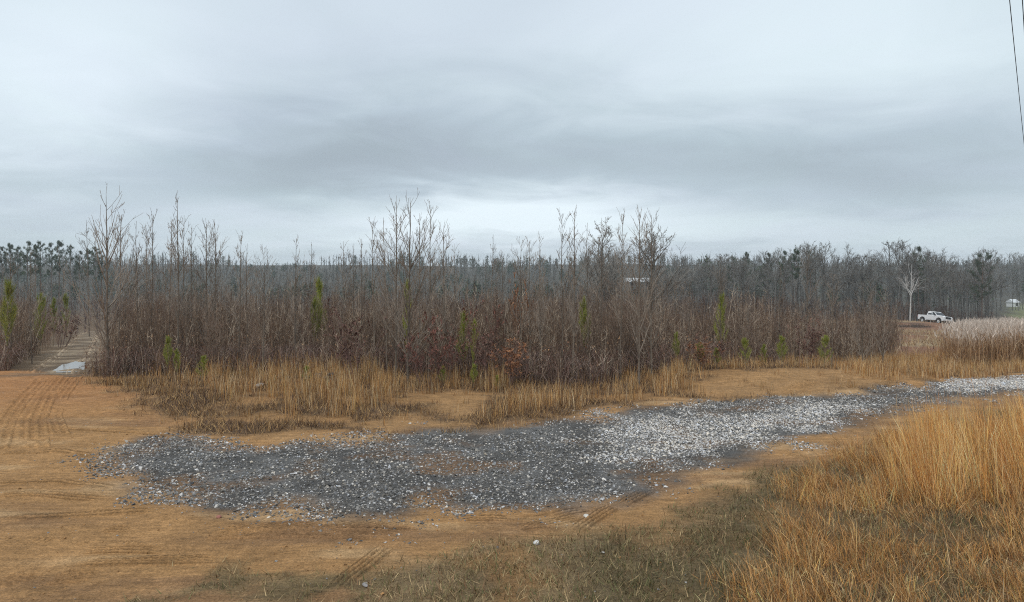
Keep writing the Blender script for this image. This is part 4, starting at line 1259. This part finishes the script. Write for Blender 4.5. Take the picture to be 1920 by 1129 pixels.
# brush heap on the red slope
hp = P(1712, 613); t = thing('brush_heap', 'low dark heap of cut brush on the red slope below the pickup', 'brush heap', hp)
n = 260; a_ = rng.normal(0, 1, (n, 3)) * np.array([1.2, .6, .06]) + np.array([0, 0, .12]); a_[:, 2] = np.abs(a_[:, 2]) * np.exp(-(a_[:, 0] / 2.6) ** 2)
dd = unit(rng.normal(0, 1, (n, 3)) * np.array([1, .6, .25])); V, F = cones(a_ - dd * .4, a_ + dd * .5, .03)
link('branches', Acc().add(V, F, (.12, .085, .065)).mesh('heap_branches'), M_TWIG, t)

# scattered dead tufts on the red slope
n = 9000; y = rng.uniform(22, 118, n); x = y * rng.uniform(.54, .66, n)
k_ = rng.random(n) < sstep(.45, .62, fbm(x / 4, y / 9, 71, 4)) * .7 + .12; k_ &= ~((y < 26) & (x / y > .66)); x, y = x[k_], y[k_]; n = len(x)
V, F, per = blades(np.stack([x, y, terrain(x, y)], -1), rng.uniform(.15, .45, n), np.abs(rng.normal(.4, .4, n)), rng.uniform(0, 6.28, n), rng.normal(.3, .4, n), rng.uniform(.02, .05, n), 3, rng)
tag(link('slope_grass', Acc().add(V, F, tint_blades(rng, n, per, np.array([[.42, .30, .17], [.36, .24, .13], [.24, .14, .09], [.48, .38, .25]]))).mesh('slope_grass'), M_GRASS),
    'sparse straw-coloured tufts on the cleared red slope', 'grass', kind='stuff')

# ------------------------------------------------------------------ pickup
M_PAINT = mat('white_paint', (.80, .80, .80), rough=.25, var=.03, spec=.5)
M_BLACK = mat('black_plastic', (.025, .025, .027), rough=.6, var=.1)
M_TYRE = mat('tyre_rubber', (.02, .02, .02), rough=.85, var=.15)
M_RIM = mat('polished_rim', (.75, .75, .74), rough=.3, var=.05, metal=.6)
M_GLASS = mat('dark_glass', (.02, .024, .028), rough=.06, var=.0, spec=.6)
M_LAMP = mat('clear_lamp', (.72, .74, .75), rough=.15, var=.05, spec=.5)
M_REDL = mat('red_lamp', (.35, .02, .02), rough=.2, var=.05)


def pickup():
    d = 116.0
    xx = (1752 - 960) / FPX * d
    T = thing('pickup_truck', 'white lifted crew-cab pickup parked on the red slope before the wood', 'pickup truck', (xx, d, 0), radians(-75))
    R1, zc = .44, .44                                  # wheel radius and axle height
    XF, XR = 1.78, -1.80                               # axles
    def arch(cx, r):
        a = np.linspace(pi, 0, 9); return [(cx + r * math.cos(t), zc + r * math.sin(t) + .06) for t in a]
    zb = .66
    def side_body(out, w, tuck, name, material, bev=.05, parent=T):
        o = np.array(out, float); n = len(o)
        A = Acc(); cen = o.mean(0)
        inn = cen + (o - cen) * np.array([.985, .96])
        V = np.concatenate([np.c_[o[:, 0], np.full(n, -w + bev), o[:, 1]], np.c_[inn[:, 0], np.full(n, -w), inn[:, 1]], np.c_[o[:, 0], np.full(n, w - bev), o[:, 1]], np.c_[inn[:, 0], np.full(n, w), inn[:, 1]]])
        i = np.arange(n); j = (i + 1) % n
        Fq = np.concatenate([np.stack([i, j, j + 2 * n, i + 2 * n], -1), np.stack([i + n, j + n, j, i], -1), np.stack([i + 2 * n, j + 2 * n, j + 3 * n, i + 3 * n], -1)])
        me = bpy.data.meshes.new(name)
        fs = [tuple(f) for f in Fq] + [tuple(range(2 * n - 1, n - 1, -1)), tuple(range(3 * n, 4 * n))]
        me.from_pydata([tuple(v) for v in V], [], fs); me.update()
        return link(name, me, material, parent)
    low = [(-2.92, zb + .02)] + arch(XR, .54) + arch(XF, .54) + [(2.78, zb - .06), (2.86, .95), (2.84, 1.28), (2.70, 1.40), (1.25, 1.50), (-.92, 1.50), (-.94, 1.46), (-2.90, 1.46), (-2.95, 1.30)]
    side_body(low, 1.0, 0, 'body', M_PAINT)
    # cab: windscreen raked, roof narrower than the belt
    bot = [(1.28, 1.49), (-.72, 1.49)]; rf = [(-.58, 2.05), (-.40, 2.10), (.34, 2.10), (.52, 2.05)]
    V = []; Fc = []
    prof = [(1.32, 1.49, .95), (.58, 2.14, .79), (.40, 2.20, .75), (-.62, 2.20, .75), (-.82, 2.14, .79), (-.92, 1.49, .95)]
    for s in (-1, 1):
        V += [(a, s * w, b) for a, b, w in prof]
    k = len(prof)
    Fc = [(i, i + 1, i + 1 + k, i + k) for i in range(k - 1)] + [tuple(range(k - 1, -1, -1)), tuple(range(k, 2 * k))]
    me = bpy.data.meshes.new('cab'); me.from_pydata(V, [], Fc); me.update(); cab = link('cab', me, M_PAINT, T)
    def slab(pts, nrm, name, material, parent, th=.012):
        p = np.array(pts, float); nrm = np.array(nrm, float) / np.linalg.norm(nrm); n = len(p)
        V = np.concatenate([p - nrm * .01, p + nrm * th]); fs = [tuple(range(n - 1, -1, -1)), tuple(range(n, 2 * n))] + [(i, (i + 1) % n, (i + 1) % n + n, i + n) for i in range(n)]
        me = bpy.data.meshes.new(name); me.from_pydata([tuple(v) for v in V], [], fs); me.update(); return link(name, me, material, parent)
    def sidept(x, z, s):                                # point of the tapering cab side
        w = .95 + (z - 1.49) / (2.20 - 1.49) * (.75 - .95); return (x, s * w, z)
    for s in (-1, 1):
        for pts in ([(1.06, 1.56), (.50, 2.06), (.22, 2.09), (.22, 1.56)], [(.14, 1.56), (.14, 2.09), (-.64, 2.09), (-.76, 1.56)]):
            slab([sidept(a, b, s) for a, b in pts][::(1 if s < 0 else -1)], (0, s, .33), 'side_window', M_GLASS, cab)
        for x0, x1 in ((.20, 1.22), (-.86, .16)):
            dr = slab([(x0, s * 1.0, .78), (x1, s * 1.0, .78), (x1, s * 1.0, 1.47), (x0, s * 1.0, 1.47)], (0, s, 0), 'door', M_PAINT, T, .010)
            V_, F_ = box(x0 + .12, s * 1.025, 1.36, .18, .03, .05); link('handle', build_mesh('handle', V_, F_), M_PAINT, dr)
        V_, F_ = box(1.02, s * 1.13, 1.60, .14, .22, .24); link('mirror', build_mesh('mirror', V_, F_), M_BLACK, T)
        V_, F_ = box(.2, s * .98, .57, 2.2, .12, .07); link('running_board', build_mesh('running_board', V_, F_), M_BLACK, T)
        V_, F_ = box(2.82, s * .80, 1.18, .12, .34, .26); link('headlight', build_mesh('headlight', V_, F_), M_LAMP, T)
        V_, F_ = box(-2.93, s * .93, 1.22, .07, .13, .36); link('tail_light', build_mesh('tail_light', V_, F_), M_REDL, T)
        for cx in (XF, XR):
            a = np.linspace(-.1, pi + .1, 15); ro, ri = .62, .535
            V = [(cx + r * math.cos(t), s * (1.0 + dy_), zc + .06 + r * math.sin(t)) for dy_ in (-.03, .05) for r in (ro, ri) for t in a]; n = len(a)
            fs = []
            for i in range(n - 1):
                fs += [(i, i + 1, n + i + 1, n + i), (2 * n + i, 3 * n + i, 3 * n + i + 1, 2 * n + i + 1), (i, 2 * n + i, 2 * n + i + 1, i + 1), (n + i, n + i + 1, 3 * n + i + 1, 3 * n + i)]
            me = bpy.data.meshes.new('fender_flare'); me.from_pydata(V, [], fs); me.update(); link('fender_flare', me, M_BLACK, T)
    slab([(1.25, -.86, 1.555), (1.25, .86, 1.555), (.64, .76, 2.09), (.64, -.76, 2.09)], (.66, 0, .74), 'windscreen', M_GLASS, cab)
    slab([(-.908, .82, 1.58), (-.908, -.82, 1.58), (-.845, -.73, 2.0), (-.845, .73, 2.0)], (-1, 0, .2), 'rear_window', M_GLASS, cab)
    V_, F_ = box(-1.93, 0, 1.475, 1.85, 1.62, .03); link('bed_opening', build_mesh('bed_opening', V_, F_), M_BLACK, T)
    V_, F_ = box(2.86, 0, 1.14, .06, 1.18, .40); link('grille', build_mesh('grille', V_, F_), M_BLACK, T)
    V_, F_ = box(2.90, 0, .74, .22, 1.92, .26); link('front_bumper', build_mesh('front_bumper', V_, F_), M_RIM, T)
    V_, F_ = box(-3.0, 0, .74, .18, 1.85, .20); link('rear_bumper', build_mesh('rear_bumper', V_, F_), M_BLACK, T)
    V_, F_ = box(0, 0, .62, 4.6, .8, .18); link('chassis', build_mesh('chassis', V_, F_), M_BLACK, T)
    # wheels: lathed tyre, dished rim with spokes
    def lathe(prof, n=28):
        p = np.array(prof); a = np.arange(n) * 2 * pi / n
        V = np.stack([p[:, 1][:, None] * np.cos(a), np.repeat(p[:, 0][:, None], n, 1), p[:, 1][:, None] * np.sin(a)], -1).reshape(-1, 3)
        i = np.arange(len(p) * n).reshape(len(p), n); i0, i1 = i[:-1], i[1:]
        return V, [np.stack([i0, np.roll(i0, -1, 1), np.roll(i1, -1, 1), i1], -1).reshape(-1, 4)]
    V_, F_ = lathe([(-.15, .27), (-.16, .36), (-.13, .43), (0, .44), (.13, .43), (.16, .36), (.15, .27), (-.15, .27)]); tyre = build_mesh('tyre', V_, F_, None, True)
    A = Acc(); V_, F_ = lathe([(.13, .275), (.155, .275), (.15, .235), (.10, .21), (.09, .0001)]); A.add(V_, F_)
    for q in range(6):
        t_ = q * pi / 3; V_, F_ = box(.12, 0, 0, .20, .05, .06); V_ = V_ @ np.array([[math.cos(t_), 0, math.sin(t_)], [0, 1, 0], [-math.sin(t_), 0, math.cos(t_)]]); V_[:, 1] += .115; A.add(V_, F_)
    rim = A.mesh('rim')
    for cx in (XF, XR):
        for s in (-1, 1):
            wl = bpy.data.objects.new('wheel', None); COL.objects.link(wl); wl.parent = T; wl.location = (cx, s * .88, zc); wl.rotation_euler = (0, 0, 0 if s > 0 else pi)
            link('tyre', tyre, M_TYRE, wl); link('rim', rim, M_RIM, wl)
    # sit it on the slope
    th_ = radians(-75); ux, uy = math.cos(th_), math.sin(th_)
    f = float(terrain(xx + ux * XF, d + uy * XF)); b = float(terrain(xx + ux * XR, d + uy * XR))
    T.rotation_mode = 'XYZ'
    l = float(terrain(xx - uy, d + ux)); r = float(terrain(xx + uy, d - ux))
    T.rotation_euler = (math.atan2(l - r, 2.0), -math.atan2(f - b, XF - XR), th_)
    T.location.z = (f + b) / 2 + .0
    T.scale = (.90, .90, .90)
    return T


pickup()

# ------------------------------------------------------------------ far buildings and wires
M_WHITEWALL = mat('white_siding', (.68, .68, .66), rough=.6, var=.08)
M_ROOF = mat('pale_metal_roof', (.62, .63, .64), rough=.4, var=.08)


def shed(label, px, py, d, wx, wy, hz, rz, nwin, wall=None):
    xx = (px - 960) / FPX * d; zb = float(terrain(xx, d))
    zt = EYE + (HOR - py) / FPX * d
    t = thing('farm_shed', label, 'building', (xx, d, max(zb, zt - hz - 1.2)), rz)
    if zt - hz - 1.2 < zb: t.location.z = zb - .1
    V_, F_ = box(0, 0, hz / 2, wx, wy, hz); link('wall', build_mesh('wall', V_, F_), wall or M_WHITEWALL, t)
    V = [(-wx / 2 - .3, -wy / 2 - .3, hz + .02), (wx / 2 + .3, -wy / 2 - .3, hz + .02), (wx / 2 + .3, wy / 2 + .3, hz + .02), (-wx / 2 - .3, wy / 2 + .3, hz + .02), (-wx / 2 - .3, 0, hz + 1.2), (wx / 2 + .3, 0, hz + 1.2)]
    me = bpy.data.meshes.new('roof'); me.from_pydata(V, [], [(0, 1, 5, 4), (2, 3, 4, 5), (0, 4, 3), (1, 2, 5), (3, 2, 1, 0)]); me.update(); link('roof', me, M_ROOF, t)
    for i in range(nwin):
        V_, F_ = box(-wx / 2 + (i + .5) * wx / nwin, -wy / 2 - .01, hz * .55, .9, .06, 1.0); link('window', build_mesh('window', V_, F_), M_GLASS, t)


shed('small white-roofed shed on the lawn at the right picture edge', 1899, 561, 250, 2.7, 2.7, 1.5, .3, 1)
shed('long low white-roofed building glimpsed behind the round-crowned trees', 1196, 521, 215, 7, 5, 1.6, .05, 3, mat('weathered_boards', (.16, .15, .14), var=.2))

M_WIRE = mat('black_cable', (.012, .012, .013), rough=.6, var=.0)
for lab, A, B in (('black overhead cable crossing the right picture edge', (933 / FPX, 1, 500 / FPX, 21.0), (960 / FPX, 1, 232 / FPX, 37.0)),
                  ('second black overhead cable in the top right corner', (957 / FPX, 1, 500 / FPX, 20.2), (961.5 / FPX, 1, 452 / FPX, 22.0))):
    a = np.array(A[:3]) * A[3]; b = np.array(B[:3]) * B[3]
    if 'second' in lab:
        b = a + (np.array([960 / FPX, 1, 232 / FPX]) * 37 - np.array([933 / FPX, 1, 500 / FPX]) * 21.0)
    dr = b - a; t_ = np.linspace(-1.5, 3.0, 70)
    pts = a + dr * t_[:, None]; pts[:, 2] += EYE + .14 * t_ * (t_ - 1.0)
    V, F = tubes(pts[None], np.full((1, len(pts)), .012), 6)
    tag(link('overhead_cable', Acc().add(V, F).mesh('overhead_cable', True), M_WIRE), lab, 'cable', 'overhead cables')

# ------------------------------------------------------------------ haze
hz = bpy.data.materials.new('haze'); hz.use_nodes = True; nt = hz.node_tree; nt.nodes.clear()
pv = nt.nodes.new('ShaderNodeVolumePrincipled'); pv.inputs['Density'].default_value = 0.00045; pv.inputs['Color'].default_value = (.86, .92, .97, 1); pv.inputs['Anisotropy'].default_value = 0.0
ou = nt.nodes.new('ShaderNodeOutputMaterial'); nt.links.new(pv.outputs[0], ou.inputs['Volume'])
V_, F_ = box(0, 530, -2, 1840, 1180, 44)
tag(link('haze', build_mesh('haze', V_, F_), hz), 'thin grey-blue winter haze over the valley', 'haze', kind='stuff')
print('tris', sum(sum(len(p.vertices) - 2 for p in m.polygons) if len(m.polygons) < 2000 else len(m.loops) - 2 * len(m.polygons) for m in bpy.data.meshes))
